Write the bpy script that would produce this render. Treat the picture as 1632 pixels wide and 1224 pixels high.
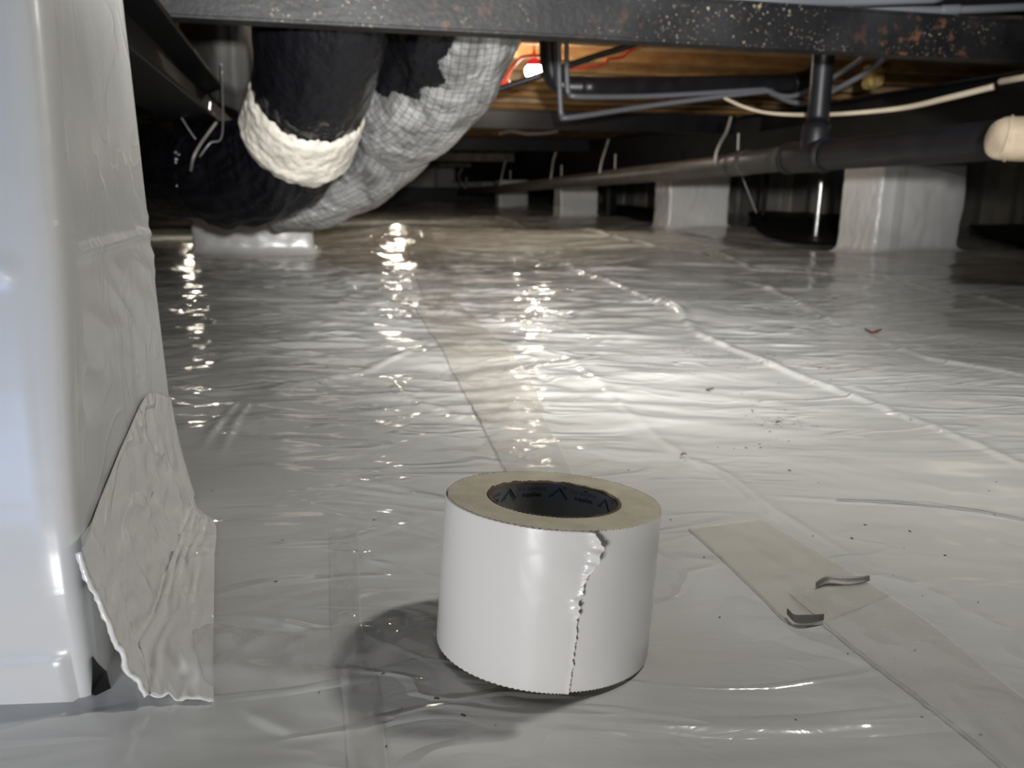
import bpy, math, random
import numpy as np
from mathutils import Vector, Matrix, noise as mn

random.seed(4)
rng = np.random.default_rng(7)
S = bpy.context.scene
for o in list(bpy.data.objects):
    bpy.data.objects.remove(o)

# ------------------------------------------------------------------ camera, world, lights, exposure
FOC, PITCH, CAMH = 1226.0, math.radians(14.3), 0.286
cam = bpy.data.cameras.new('camera')
cam.sensor_width = 36.0
cam.lens = 36.0 * FOC / 1632.0
cam.clip_start = 0.02
cam.dof.use_dof = True
cam.dof.focus_distance = 0.50
cam.dof.aperture_fstop = 10.5
camo = bpy.data.objects.new('camera', cam)
camo.location = (0, 0, CAMH)
camo.rotation_euler = (math.pi / 2 - PITCH, 0, 0)
S.collection.objects.link(camo)
S.camera = camo

w = bpy.data.worlds.new('world')
S.world = w
w.use_nodes = True
w.node_tree.nodes['Background'].inputs[0].default_value = (0.62, 0.72, 0.9, 1)
w.node_tree.nodes['Background'].inputs[1].default_value = 0.02

S.view_settings.view_transform = 'Standard'
S.view_settings.look = 'None'
S.view_settings.exposure = 0.0
S.view_settings.gamma = 1.0
S.view_settings.use_curve_mapping = False
S.cycles.use_denoising = True
S.cycles.max_bounces = 6
S.cycles.sample_clamp_indirect = 4.0


def area(name, loc, target, sx, sy, power, col, spread=180):
    l = bpy.data.lights.new(name, 'AREA')
    l.shape = 'RECTANGLE'; l.size = sx; l.size_y = sy; l.energy = power; l.color = col; l.spread = math.radians(spread)
    o = bpy.data.objects.new(name, l)
    o.location = loc
    o.rotation_euler = (Vector(target) - Vector(loc)).to_track_quat('-Z', 'Y').to_euler()
    S.collection.objects.link(o)
    return o


def point(name, loc, power, col, rad):
    l = bpy.data.lights.new(name, 'POINT')
    l.energy = power; l.color = col; l.shadow_soft_size = rad
    o = bpy.data.objects.new(name, l)
    o.location = loc
    S.collection.objects.link(o)
    return o


# work lamp under the joists just above the frame, right of the tape roll
LAMP = (0.43, 0.68, 0.77)
point('work_lamp', LAMP, 10.5, (1.0, 0.98, 0.92), 0.028)


def spot_light(name, loc, aim, power, col, deg, blend, rad):
    l = bpy.data.lights.new(name, 'SPOT')
    l.energy = power; l.color = col; l.spot_size = math.radians(deg); l.spot_blend = blend; l.shadow_soft_size = rad
    o = bpy.data.objects.new(name, l)
    o.location = loc
    o.rotation_euler = Vector(aim).to_track_quat('-Z', 'Y').to_euler()
    S.collection.objects.link(o)


# the same lamp's reflector throws most of its light forward and down
spot_light('work_lamp_beam', LAMP, (-0.06, 1.0, -0.70), 14.5, (1.0, 0.985, 0.93), 158, 1.0, 0.03)
# the photographer's head lamp, just above the camera, pointed under the house
spot_light('head_lamp', (0.10, -0.12, 0.38), (0.03, 1.0, 0.15), 400.0, (1.0, 0.985, 0.96), 66, 0.85, 0.03)
# daylight from the access hatch low on the left
area('hatch_daylight', (-0.28, -0.40, 0.088), (-0.02, 0.45, 0.08), 0.22, 0.14, 3.9, (1.0, 0.985, 0.975))
area('pier_blue_fill', (-0.52, -0.10, 0.32), (-0.47, 0.40, 0.29), 0.2, 0.25, 0.32, (0.36, 0.58, 1.0), 95)  # unseen blue fill added to tint the near pier's front face

# ------------------------------------------------------------------ picture <-> place
def ray(px, py):
    cx = (px - 816) / FOC; cy = (612 - py) / FOC
    return (cx, math.cos(PITCH) + cy * math.sin(PITCH), -math.sin(PITCH) + cy * math.cos(PITCH))


def onz(px, py, z=0.0):
    d = ray(px, py); t = (z - CAMH) / d[2]
    return (d[0] * t, d[1] * t, z)


def at(px, py, Y):
    d = ray(px, py); t = Y / d[1]
    return (d[0] * t, Y, CAMH + d[2] * t)


TH = math.radians(15)
CT, ST = math.cos(TH), math.sin(TH)


def hw(s, t, z=0.0):     # house frame (s across, t along) -> world
    return (s * CT - t * ST, s * ST + t * CT, z)


# ------------------------------------------------------------------ noise
_perm = np.random.default_rng(11).permutation(512)
_ga = np.random.default_rng(12).random(512) * 2 * np.pi
_gx, _gy = np.cos(_ga), np.sin(_ga)


def pn(x, y):
    xi = np.floor(x).astype(int); yi = np.floor(y).astype(int)
    xf = x - xi; yf = y - yi
    u = xf * xf * xf * (xf * (xf * 6 - 15) + 10); v = yf * yf * yf * (yf * (yf * 6 - 15) + 10)

    def g(ix, iy, dx, dy):
        h = _perm[(_perm[ix & 511] + iy) & 511]
        return _gx[h] * dx + _gy[h] * dy
    a = g(xi, yi, xf, yf); b = g(xi + 1, yi, xf - 1, yf)
    c = g(xi, yi + 1, xf, yf - 1); d = g(xi + 1, yi + 1, xf - 1, yf - 1)
    return (a + u * (b - a)) * (1 - v) + (c + u * (d - c)) * v * 1.0


def sm(x, a, b):
    t = np.clip((x - a) / (b - a), 0, 1)
    return t * t * (3 - 2 * t)


# ------------------------------------------------------------------ materials
def nodes(name):
    m = bpy.data.materials.new(name)
    m.use_nodes = True
    nt = m.node_tree
    return m, nt, nt.nodes['Principled BSDF']


def simple(name, col, rough=0.5, metal=0.0, nscale=0, namp=0.0, bscale=0, bstr=0.0, bdist=0.002, stretch=None, spec=0.5,
           coat=0.0, col2=None):
    m, nt, b = nodes(name)
    b.inputs['Base Color'].default_value = (*col, 1)
    b.inputs['Roughness'].default_value = rough
    b.inputs['Metallic'].default_value = metal
    b.inputs['Specular IOR Level'].default_value = spec
    b.inputs['Coat Weight'].default_value = coat
    tc = nt.nodes.new('ShaderNodeTexCoord')
    mp = nt.nodes.new('ShaderNodeMapping')
    nt.links.new(tc.outputs['Object'], mp.inputs[0])
    if stretch: mp.inputs['Scale'].default_value = stretch
    if nscale:
        n = nt.nodes.new('ShaderNodeTexNoise'); n.inputs['Scale'].default_value = nscale; n.inputs['Detail'].default_value = 6
        nt.links.new(mp.outputs[0], n.inputs['Vector'])
        r = nt.nodes.new('ShaderNodeValToRGB')
        c2 = col2 or tuple(max(0, c * (1 - namp)) for c in col)
        r.color_ramp.elements[0].position = 0.35; r.color_ramp.elements[1].position = 0.65
        r.color_ramp.elements[0].color = (*c2, 1); r.color_ramp.elements[1].color = (*col, 1)
        nt.links.new(n.outputs[0], r.inputs[0]); nt.links.new(r.outputs[0], b.inputs['Base Color'])
    if bscale:
        n = nt.nodes.new('ShaderNodeTexNoise'); n.inputs['Scale'].default_value = bscale; n.inputs['Detail'].default_value = 5
        nt.links.new(mp.outputs[0], n.inputs['Vector'])
        bp = nt.nodes.new('ShaderNodeBump'); bp.inputs['Strength'].default_value = bstr; bp.inputs['Distance'].default_value = bdist
        nt.links.new(n.outputs[0], bp.inputs['Height']); nt.links.new(bp.outputs[0], b.inputs['Normal'])
    return m


def emis(name, col, st):
    m, nt, b = nodes(name)
    b.inputs['Base Color'].default_value = (*col, 1)
    b.inputs['Emission Color'].default_value = (*col, 1)
    b.inputs['Emission Strength'].default_value = st
    return m


def liner_mat(name, col, rough, spots=False, alpha=1.0, bs=1.0):
    """white poly vapour barrier: glossy film with fine wrinkles"""
    m, nt, b = nodes(name)
    L = nt.links.new
    b.inputs['Roughness'].default_value = rough
    b.inputs['Specular IOR Level'].default_value = 0.55
    b.inputs['Alpha'].default_value = alpha
    geo = nt.nodes.new('ShaderNodeNewGeometry')

    def noise(scale, stretch=(1, 1, 1), detail=3, dist=0.0):
        mp = nt.nodes.new('ShaderNodeMapping'); mp.inputs['Scale'].default_value = stretch
        L(geo.outputs['Position'], mp.inputs[0])
        n = nt.nodes.new('ShaderNodeTexNoise'); n.inputs['Scale'].default_value = scale; n.inputs['Detail'].default_value = detail
        n.inputs['Distortion'].default_value = dist
        L(mp.outputs[0], n.inputs['Vector'])
        return n.outputs[0]

    def ma(op, a, c):
        n = nt.nodes.new('ShaderNodeMath'); n.operation = op
        for i, v in ((0, a), (1, c)):
            if isinstance(v, (int, float)): n.inputs[i].default_value = v
            else: L(v, n.inputs[i])
        return n.outputs[0]
    # height in metres
    h1 = ma('MULTIPLY', noise(7, (0.45, 1.0, 1), 3, 0.8), 0.008 * bs)
    rdg = ma('ABSOLUTE', ma('SUBTRACT', noise(9, (0.35, 1.1, 1), 2, 1.4), 0.5), 0)
    h2 = ma('MULTIPLY', ma('MINIMUM', rdg, 0.05), -0.06 * bs)
    h3 = ma('MULTIPLY', noise(48, (0.6, 1, 1), 3, 0.9), 0.0016 * bs)
    msk = nt.nodes.new('ShaderNodeMapRange'); L(noise(2.2, (1, 1, 1), 2, 0.3), msk.inputs[0])
    msk.inputs[1].default_value = 0.42; msk.inputs[2].default_value = 0.62
    h23 = ma('MULTIPLY', ma('ADD', h2, h3), msk.outputs[0])
    hh = ma('ADD', h1, h23)
    bp = nt.nodes.new('ShaderNodeBump'); bp.inputs['Strength'].default_value = 1.0; bp.inputs['Distance'].default_value = 1.0
    L(hh, bp.inputs['Height']); L(bp.outputs[0], b.inputs['Normal'])
    mix = nt.nodes.new('ShaderNodeMix'); mix.data_type = 'RGBA'
    mix.inputs['A'].default_value = (*col, 1)
    mix.inputs['B'].default_value = (col[0] * 0.86, col[1] * 0.85, col[2] * 0.82, 1)
    mr = nt.nodes.new('ShaderNodeMapRange'); L(noise(1.6, (1, 1, 1), 5, 0.5), mr.inputs[0])
    mr.inputs[1].default_value = 0.4; mr.inputs[2].default_value = 0.68
    L(mr.outputs[0], mix.inputs['Factor'])
    last = mix.outputs['Result']
    if spots:      # faint mud smudges lying on the sheet
        fine = noise(150, (1, 1, 1), 4, 0.2)
        for (x, y, r) in spots:
            d = nt.nodes.new('ShaderNodeVectorMath'); d.operation = 'DISTANCE'
            L(geo.outputs['Position'], d.inputs[0]); d.inputs[1].default_value = (x, y, 0)
            m1 = nt.nodes.new('ShaderNodeMapRange'); L(d.outputs['Value'], m1.inputs[0])
            m1.inputs[1].default_value = 0.0; m1.inputs[2].default_value = r; m1.inputs[3].default_value = 0.30; m1.inputs[4].default_value = 0
            thr = ma('SUBTRACT', 0.80, m1.outputs[0])
            f = nt.nodes.new('ShaderNodeMapRange'); L(ma('SUBTRACT', fine, thr), f.inputs[0])
            f.inputs[1].default_value = 0.0; f.inputs[2].default_value = 0.10; f.inputs[4].default_value = 0.7
            mx = nt.nodes.new('ShaderNodeMix'); mx.data_type = 'RGBA'
            L(last, mx.inputs['A']); mx.inputs['B'].default_value = (0.22, 0.18, 0.11, 1); L(f.outputs[0], mx.inputs['Factor'])
            last = mx.outputs['Result']
    L(last, b.inputs['Base Color'])
    return m


def spot(px, py, r):
    p = onz(px, py); return (p[0], p[1], r)


M = {}
M['liner'] = liner_mat('white_poly_liner', (0.62, 0.62, 0.60), 0.11,
                       [spot(1130, 568, .10), spot(1215, 575, .12), spot(1238, 672, .07), spot(1300, 585, .1), spot(1100, 560, .1)])
M['wrap'] = liner_mat('white_poly_wrap', (0.68, 0.68, 0.675), 0.25, False, 1.0, 0.14)
M['seam_tape'] = liner_mat('clear_seam_tape', (0.74, 0.725, 0.69), 0.07, False, 0.36, 0.35)
M['skirt_tape'] = liner_mat('cloudy_white_tape', (0.86, 0.85, 0.825), 0.08, False, 1.0, 0.6)
M['old_tape'] = liner_mat('yellowed_seam_tape', (0.76, 0.725, 0.65), 0.12, False, 0.42, 0.4)
M['shade_grime'] = simple('edge_shade_grime', (0.10, 0.095, 0.085), 0.7)  # dark tone for painted shade and dirt at tape edges and the slit
M['blackfilm'] = simple('black_duct_film', (0.005, 0.005, 0.007), 0.17, 0, bscale=20, bstr=1.0, bdist=0.02, stretch=(1, 1, 0.25))
M['mastic'] = simple('mastic', (0.72, 0.68, 0.60), 0.85, 0, 18, 0.25, 40, 1.0, 0.008)
M['blackfill'] = simple('dark_fill', (0.006, 0.006, 0.006), 0.5, 0, bscale=10, bstr=0.4, bdist=0.01)
M['blackpipe'] = simple('black_plastic_pipe', (0.013, 0.013, 0.016), 0.38, 0, 14, 0.4, bscale=30, bstr=0.1)
M['darkpipe'] = simple('dark_drain_pipe', (0.055, 0.052, 0.048), 0.42, 0, 9, 0.5, bscale=30, bstr=0.15)
M['pex'] = simple('grey_water_tube', (0.12, 0.125, 0.14), 0.35)
M['pex_light'] = simple('pale_grey_tube', (0.36, 0.37, 0.40), 0.35)
M['cream'] = simple('cream_cable', (0.62, 0.53, 0.40), 0.5, 0, 10, 0.2)
M['orange'] = simple('orange_cord', (0.85, 0.10, 0.04), 0.45)
M['redcap'] = simple('red_socket', (0.9, 0.02, 0.08), 0.4)
M['bulb'] = emis('lit_bulb', (1.0, 0.93, 0.76), 150.0)
M['strap'] = simple('hanger_strap', (0.24, 0.23, 0.21), 0.5, 0.3)
M['wire'] = simple('grey_wire', (0.25, 0.25, 0.25), 0.4, 0.5)
M['galv'] = simple('galvanised_rod', (0.62, 0.62, 0.62), 0.22, 0.8, bscale=40, bstr=0.3)
M['tan'] = simple('tan_paper_wrap', (0.55, 0.44, 0.32), 0.8, 0, 20, 0.3, 30, 0.3)
M['wood'] = simple('pine_wood', (0.62, 0.37, 0.16), 0.65, 0, 3.0, 0.5, 30, 0.2, 0.002, (1, 9, 9), col2=(0.40, 0.21, 0.08))
M['wood_light'] = simple('pale_pine_wood', (0.78, 0.55, 0.30), 0.65, 0, 3.0, 0.35, 30, 0.2, 0.002, (1, 9, 9))
M['insul'] = simple('yellow_insulation', (0.62, 0.44, 0.16), 0.95, 0, 40, 0.5, 60, 1.0, 0.02)
M['belly'] = simple('black_belly_sheet', (0.012, 0.012, 0.013), 0.6, 0, bscale=8, bstr=0.5, bdist=0.02)
M['greybag'] = simple('grey_belly_sheet', (0.13, 0.13, 0.125), 0.5, 0, 6, 0.3, bscale=10, bstr=0.5, bdist=0.02, stretch=(1, 1, .3))
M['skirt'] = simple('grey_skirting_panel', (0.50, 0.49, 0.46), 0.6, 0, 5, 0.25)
M['skirt_dark'] = simple('dark_skirting_panel', (0.32, 0.315, 0.30), 0.6, 0, 5, 0.25)  # darker grey tone for some of the panels
M['stud'] = simple('pale_stud', (0.58, 0.54, 0.46), 0.6, 0, 7, 0.2)
M['steel'] = simple('plain_dark_steel', (0.006, 0.006, 0.008), 0.5, 0.0, 8, 0.6, 30, 0.3, 0.003, None, 0.25)
M['steel_brown'] = simple('brown_dusty_steel', (0.09, 0.072, 0.055), 0.6, 0.1, 8, 0.6, 30, 0.3, 0.003)
M['leaf'] = simple('dry_leaf', (0.22, 0.15, 0.08), 0.8, 0, 60, 0.5)
M['redleaf'] = simple('brown_leaf', (0.16, 0.06, 0.025), 0.8, 0, 60, 0.5)
M['speck'] = simple('dirt_speck', (0.07, 0.055, 0.04), 0.9)
M['greyplastic'] = simple('grey_conduit', (0.15, 0.16, 0.18), 0.4)


def beam_mat():
    m, nt, b = nodes('black_painted_rusty_steel')
    L = nt.links.new
    tc = nt.nodes.new('ShaderNodeTexCoord')

    def N(scale, detail=4, off=(0, 0, 0)):
        mp = nt.nodes.new('ShaderNodeMapping'); mp.inputs['Location'].default_value = off
        L(tc.outputs['Object'], mp.inputs[0])
        n = nt.nodes.new('ShaderNodeTexNoise'); n.inputs['Scale'].default_value = scale; n.inputs['Detail'].default_value = detail
        L(mp.outputs[0], n.inputs['Vector']); return n.outputs[0]

    def MR(v, a, c, o0=0.0, o1=1.0):
        r = nt.nodes.new('ShaderNodeMapRange'); L(v, r.inputs[0])
        r.inputs[1].default_value = a; r.inputs[2].default_value = c; r.inputs[3].default_value = o0; r.inputs[4].default_value = o1
        return r.outputs[0]

    def mix(f, a, c):
        x = nt.nodes.new('ShaderNodeMix'); x.data_type = 'RGBA'; L(f, x.inputs['Factor'])
        if isinstance(a, tuple): x.inputs['A'].default_value = a
        else: L(a, x.inputs['A'])
        x.inputs['B'].default_value = c
        return x.outputs['Result']

    def mul(a, c):
        x = nt.nodes.new('ShaderNodeMath'); x.operation = 'MULTIPLY'; L(a, x.inputs[0]); L(c, x.inputs[1]); return x.outputs[0]
    c = mix(MR(N(7), .4, .65), (0.005, 0.005, 0.006, 1), (0.014, 0.0145, 0.016, 1))
    c = mix(mul(MR(N(120, 5), .61, .68), MR(N(5, 3, (3, 0, 0)), .42, .66)), c, (0.24, 0.20, 0.15, 1))
    c = mix(mul(MR(N(34, 6, (9, 2, 1)), .56, .64), MR(N(2.1, 3, (1.5, 0, 0)), .5, .62)), c, (0.075, 0.036, 0.02, 1))
    L(c, b.inputs['Base Color'])
    b.inputs['Roughness'].default_value = 0.5
    b.inputs['Specular IOR Level'].default_value = 0.3
    bp = nt.nodes.new('ShaderNodeBump'); bp.inputs['Strength'].default_value = 0.5; bp.inputs['Distance'].default_value = 0.002
    L(N(70, 5), bp.inputs['Height']); L(bp.outputs[0], b.inputs['Normal'])
    return m


M['beam'] = beam_mat()


def foil_mat():
    m, nt, b = nodes('silver_scrim_foil')
    L = nt.links.new
    uv = nt.nodes.new('ShaderNodeUVMap')
    br = nt.nodes.new('ShaderNodeTexBrick')
    br.offset = 0.0
    br.inputs['Scale'].default_value = 1.0
    br.inputs['Brick Width'].default_value = 0.021; br.inputs['Row Height'].default_value = 0.021
    br.inputs['Mortar Size'].default_value = 0.0011; br.inputs['Mortar Smooth'].default_value = 0.3
    br.inputs['Color1'].default_value = (0.72, 0.73, 0.74, 1); br.inputs['Color2'].default_value = (0.64, 0.65, 0.66, 1)
    br.inputs['Mortar'].default_value = (0.22, 0.22, 0.22, 1)
    L(uv.outputs[0], br.inputs['Vector'])
    tcs = nt.nodes.new('ShaderNodeTexCoord'); ns = nt.nodes.new('ShaderNodeTexNoise'); ns.inputs['Scale'].default_value = 7; ns.inputs['Detail'].default_value = 6; ns.inputs['Distortion'].default_value = 1.2
    L(tcs.outputs['Object'], ns.inputs['Vector'])
    rs = nt.nodes.new('ShaderNodeValToRGB'); rs.color_ramp.elements[0].position = .38; rs.color_ramp.elements[1].position = .50
    rs.color_ramp.elements[0].color = (.5, .5, .49, 1); rs.color_ramp.elements[1].color = (1, 1, 1, 1)
    L(ns.outputs[0], rs.inputs[0])
    mxs = nt.nodes.new('ShaderNodeMix'); mxs.data_type = 'RGBA'; mxs.blend_type = 'MULTIPLY'; mxs.inputs['Factor'].default_value = 1.0
    L(br.outputs['Color'], mxs.inputs['A']); L(rs.outputs[0], mxs.inputs['B']); L(mxs.outputs['Result'], b.inputs['Base Color'])
    b.inputs['Metallic'].default_value = 0.6; b.inputs['Roughness'].default_value = 0.30
    tc = nt.nodes.new('ShaderNodeTexCoord')
    n = nt.nodes.new('ShaderNodeTexNoise'); n.inputs['Scale'].default_value = 16; n.inputs['Detail'].default_value = 4; n.inputs['Distortion'].default_value = .8
    L(tc.outputs['Object'], n.inputs['Vector'])
    bp = nt.nodes.new('ShaderNodeBump'); bp.inputs['Strength'].default_value = 0.8; bp.inputs['Distance'].default_value = 0.022
    L(n.outputs[0], bp.inputs['Height'])
    b2 = nt.nodes.new('ShaderNodeBump'); b2.inputs['Strength'].default_value = 0.3; b2.inputs['Distance'].default_value = -0.002
    L(br.outputs['Fac'], b2.inputs['Height']); L(bp.outputs[0], b2.inputs['Normal'])
    L(b2.outputs[0], b.inputs['Normal'])
    return m


M['foil'] = foil_mat()


# ------------------------------------------------------------------ object helpers
def base_of(parent):
    v = Vector((0, 0, 0)); o = parent
    while o is not None:
        v += o.location; o = o.parent
    return v


def link(name, V, F, mat, parent=None, uv=None, smooth=True, local=False):
    V = np.asarray(V, dtype=np.float64)
    if local: off = np.zeros(3); loc = (0, 0, 0)
    elif parent is None:
        off = np.array([V[:, 0].mean(), V[:, 1].mean(), V[:, 2].min()]); loc = off
    else:
        off = np.array(base_of(parent)); loc = (0, 0, 0)
    me = bpy.data.meshes.new(name)
    if isinstance(F, np.ndarray) and F.ndim == 2 and len(F) > 2000:
        me.vertices.add(len(V)); me.vertices.foreach_set('co', (V - off).ravel())
        k = F.shape[1]
        me.loops.add(F.size); me.loops.foreach_set('vertex_index', F.ravel().astype(np.int32))
        me.polygons.add(len(F)); me.polygons.foreach_set('loop_start', np.arange(0, F.size, k, dtype=np.int32))
        me.polygons.foreach_set('loop_total', np.full(len(F), k, dtype=np.int32))
        me.update(calc_edges=True)
        me.validate()
    else:
        me.from_pydata([tuple(v) for v in (V - off)], [], [tuple(int(i) for i in f) for f in F])
    if uv is not None:
        uvl = me.uv_layers.new(name='UVMap')
        li = np.empty(len(me.loops), dtype=np.int32); me.loops.foreach_get('vertex_index', li)
        uvl.data.foreach_set('uv', np.asarray(uv)[li].ravel())
    me.polygons.foreach_set('use_smooth', [smooth] * len(me.polygons))
    me.materials.append(mat)
    o = bpy.data.objects.new(name, me)
    S.collection.objects.link(o)
    o.location = loc
    if parent is not None: o.parent = parent
    return o


def empty(name, loc, rot=(0, 0, 0)):
    o = bpy.data.objects.new(name, None)
    o.location = loc; o.rotation_euler = rot; o.empty_display_size = 0.05
    S.collection.objects.link(o)
    return o


def tag(o, label, cat, group=None, kind=None):
    o['label'] = label; o['category'] = cat
    if group: o['group'] = group
    if kind: o['kind'] = kind
    return o


def struct(o):
    o['kind'] = 'structure'
    return o


def grid_faces(nr, nc, close=False):
    i = np.arange(nr - 1)[:, None]; j = np.arange(nc - 1)[None, :]
    a = (i * nc + j).ravel()
    return np.stack([a, a + 1, a + nc + 1, a + nc], 1)


class MB:
    def __init__(s): s.V = []; s.F = []
    def add(s, V, F):
        n = len(s.V); s.V += [tuple(v) for v in V]; s.F += [tuple(int(i) + n for i in f) for f in F]
    def hexa(s, c):   # 8 corners: bottom 4 ccw, top 4 ccw
        s.add(c, [(3, 2, 1, 0), (4, 5, 6, 7), (0, 1, 5, 4), (1, 2, 6, 5), (2, 3, 7, 6), (3, 0, 4, 7)])
    def hbox(s, s0, s1, t0, t1, z0, z1):
        s.hexa([hw(s0, t0, z0), hw(s1, t0, z0), hw(s1, t1, z0), hw(s0, t1, z0), hw(s0, t0, z1), hw(s1, t0, z1), hw(s1, t1, z1), hw(s0, t1, z1)])
    def tube(s, path, rad, n=10, cap=True):
        V, F, _ = tube(path, rad, n, dense=False); s.add(V, F)
    def build(s, name, mat, parent=None, smooth=False, bev=0.0):
        o = link(name, s.V, s.F, mat, parent, smooth=smooth)
        if bev:
            b = o.modifiers.new('bevel', 'BEVEL'); b.width = bev; b.segments = 2; b.limit_method = 'ANGLE'
        return o


def spline(pts, n):
    """Catmull-Rom through points (any dimension)"""
    P = np.asarray(pts, float)
    if len(P) == 2: return P[0] + np.linspace(0, 1, n)[:, None] * (P[1] - P[0])
    Q = np.vstack([2 * P[0] - P[1], P, 2 * P[-1] - P[-2]])
    d = np.linalg.norm(np.diff(P[:, :3], axis=0), axis=1); cum = np.concatenate([[0], np.cumsum(d)])
    T = np.linspace(0, cum[-1], n); out = []
    for t in T:
        k = min(np.searchsorted(cum, t, side='right') - 1, len(P) - 2)
        u = (t - cum[k]) / max(d[k], 1e-9)
        a, b, c, e = Q[k], Q[k + 1], Q[k + 2], Q[k + 3]
        out.append(0.5 * ((2 * b) + (c - a) * u + (2 * a - 5 * b + 4 * c - e) * u * u + (3 * b - a - 3 * c + e) * u ** 3))
    return np.array(out)


def tube(path, rad, n=16, nr=None, dense=True, disp=None, t0=0.0, t1=1.0, a0=0.0, a1=2 * math.pi, caps=True, ref=(0, -1, 0.2)):
    """swept tube. path: points; rad: number or per point. disp(a, L, u)->radius offset.  Seam away from the camera."""
    P = np.asarray(path, float)
    R = np.full(len(P), rad, float) if np.isscalar(rad) else np.asarray(rad, float)
    if dense:
        q = spline(np.column_stack([P, R]), nr or 60)
        P, R = q[:, :3], q[:, 3]
    T = np.gradient(P, axis=0); T /= np.linalg.norm(T, axis=1)[:, None]
    L = np.concatenate([[0], np.cumsum(np.linalg.norm(np.diff(P, axis=0), axis=1))])
    e = np.array(ref, float); e -= e.dot(T[0]) * T[0]
    if np.linalg.norm(e) < 1e-3:
        e = np.array([1.0, 0.1, 0.3]); e -= e.dot(T[0]) * T[0]
    e /= np.linalg.norm(e)
    fr = []
    for k in range(len(P)):
        e = e - e.dot(T[k]) * T[k]; e /= np.linalg.norm(e); fr.append((e.copy(), np.cross(T[k], e)))
    full = abs((a1 - a0) - 2 * math.pi) < 1e-6
    A = np.linspace(a0, a1, n + 1) + (math.pi if full else 0)
    V, UV, idx = [], [], [k for k in range(len(P)) if t0 <= k / (len(P) - 1) <= t1]
    for k in idx:
        for a in A:
            r = R[k] + (disp(a, L[k], (k / (len(P) - 1))) if disp else 0)
            V.append(P[k] + r * (math.cos(a) * fr[k][0] + math.sin(a) * fr[k][1]))
            UV.append(((a - A[0]) * R[k], L[k]))
    F = [tuple(f[::-1]) for f in grid_faces(len(idx), n + 1)]
    if full and caps:
        c0 = len(V); V.append(P[idx[0]]); V.append(P[idx[-1]]); UV += [(0, 0), (0, 0)]
        for j in range(n):
            F.append((c0, j + 1, j)[::-1]); m_ = (len(idx) - 1) * (n + 1); F.append((c0 + 1, m_ + j, m_ + j + 1)[::-1])
    return np.array(V), F, UV


def cable(name, pts, rad, mat, parent=None, n=8, nr=None):
    V, F, _ = tube(pts, rad, n, nr or max(12, 8 * len(pts)))
    return link(name, V, F, mat, parent)


# ------------------------------------------------------------------ the floor sheet
def poly_floor(px):
    return np.array([onz(*p)[:2] for p in px])


RIDGES = [  # (pixels, height factor, width factor): folds standing in the sheet
    ([(700, 400), (860, 415), (1000, 465), (1080, 500), (1115, 535), (1300, 610), (1470, 672), (1640, 745)], 1.0, 1.0),
    ([(1130, 400), (1200, 430), (1370, 437), (1500, 465), (1700, 515)], .9, .8),
    ([(1165, 443), (1260, 478), (1340, 520)], .8, .8),
    ([(1385, 535), (1480, 575), (1700, 615)], .8, .8),
    ([(900, 480), (1060, 488), (1080, 500)], .7, .7),
    ([(1235, 797), (1350, 803), (1480, 808), (1640, 832)], .55, .5),
    ([(1085, 735), (1150, 760), (1200, 800), (1240, 832)], .8, .8),
    ([(1110, 738), (1170, 770), (1230, 815), (1390, 905)], .5, .6),
    ([(1020, 670), (1060, 710), (1100, 740)], .4, .8),
    ([(900, 575), (960, 620), (1020, 680)], .4, .8),
    ([(268, 640), (430, 625), (560, 600), (690, 555)], .7, 1.0),
    ([(270, 745), (420, 745), (520, 765), (620, 780), (710, 800)], .7, .8),
    ([(420, 770), (500, 805), (560, 830)], .6, .8),
    ([(500, 775), (560, 783), (700, 800)], .6, .6),
    ([(620, 605), (650, 640), (720, 665), (800, 690)], .6, 1.0),
    ([(570, 830), (620, 835), (700, 855)], .25, .8),
    ([(340, 1030), (450, 1000), (560, 1010)], .3, .8),
    ([(350, 1060), (480, 1085), (560, 1075)], .3, .8),
    ([(380, 980), (440, 990), (520, 1015)], .6, .6),
    ([(400, 1140), (470, 1170)], .8, .8),
    ([(320, 720), (350, 680), (385, 640)], .5, .7),
    ([(350, 730), (370, 690), (395, 650)], .5, .7),
    ([(500, 400), (540, 425), (560, 470), (540, 490)], .8, 1.0),
    ([(530, 495), (640, 480), (760, 470)], .6, 1.2),
    ([(870, 345), (900, 375), (1040, 398), (1100, 402)], .8, .7),
    ([(780, 345), (830, 360), (850, 372)], .8, .7),
        ([(1240, 1040), (1330, 1100), (1420, 1180)], .25, 2.6),
    ([(1360, 1140), (1440, 1130), (1480, 1190)], .25, 2.6),
    ([(250, 500), (350, 520), (520, 500)], .5, 1.2),
    ([(250, 560), (420, 575), (600, 560)], .5, 1.2),
    ([(700, 500), (820, 520), (960, 500)], .6, 1.2),
]
RIDGES = [(poly_floor(p), h, w_) for p, h, w_ in RIDGES]
CRUMPLE = [(*onz(px, py)[:2], rr, aa) for (px, py, rr, aa) in [
    (640, 385, .30, .0105), (680, 440, .26, .0080), (665, 500, .14, .0045), (825, 500, .13, .0030), (815, 650, .07, .0014),
    (640, 640, .08, .0012), (300, 480, .16, .0030), (545, 460, .12, .003), (1430, 1120, .05, .0006)]]
TC = (0.0201, 0.4452)          # tape roll base centre
TNX, TNY = 0.0702, 0.1263


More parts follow.
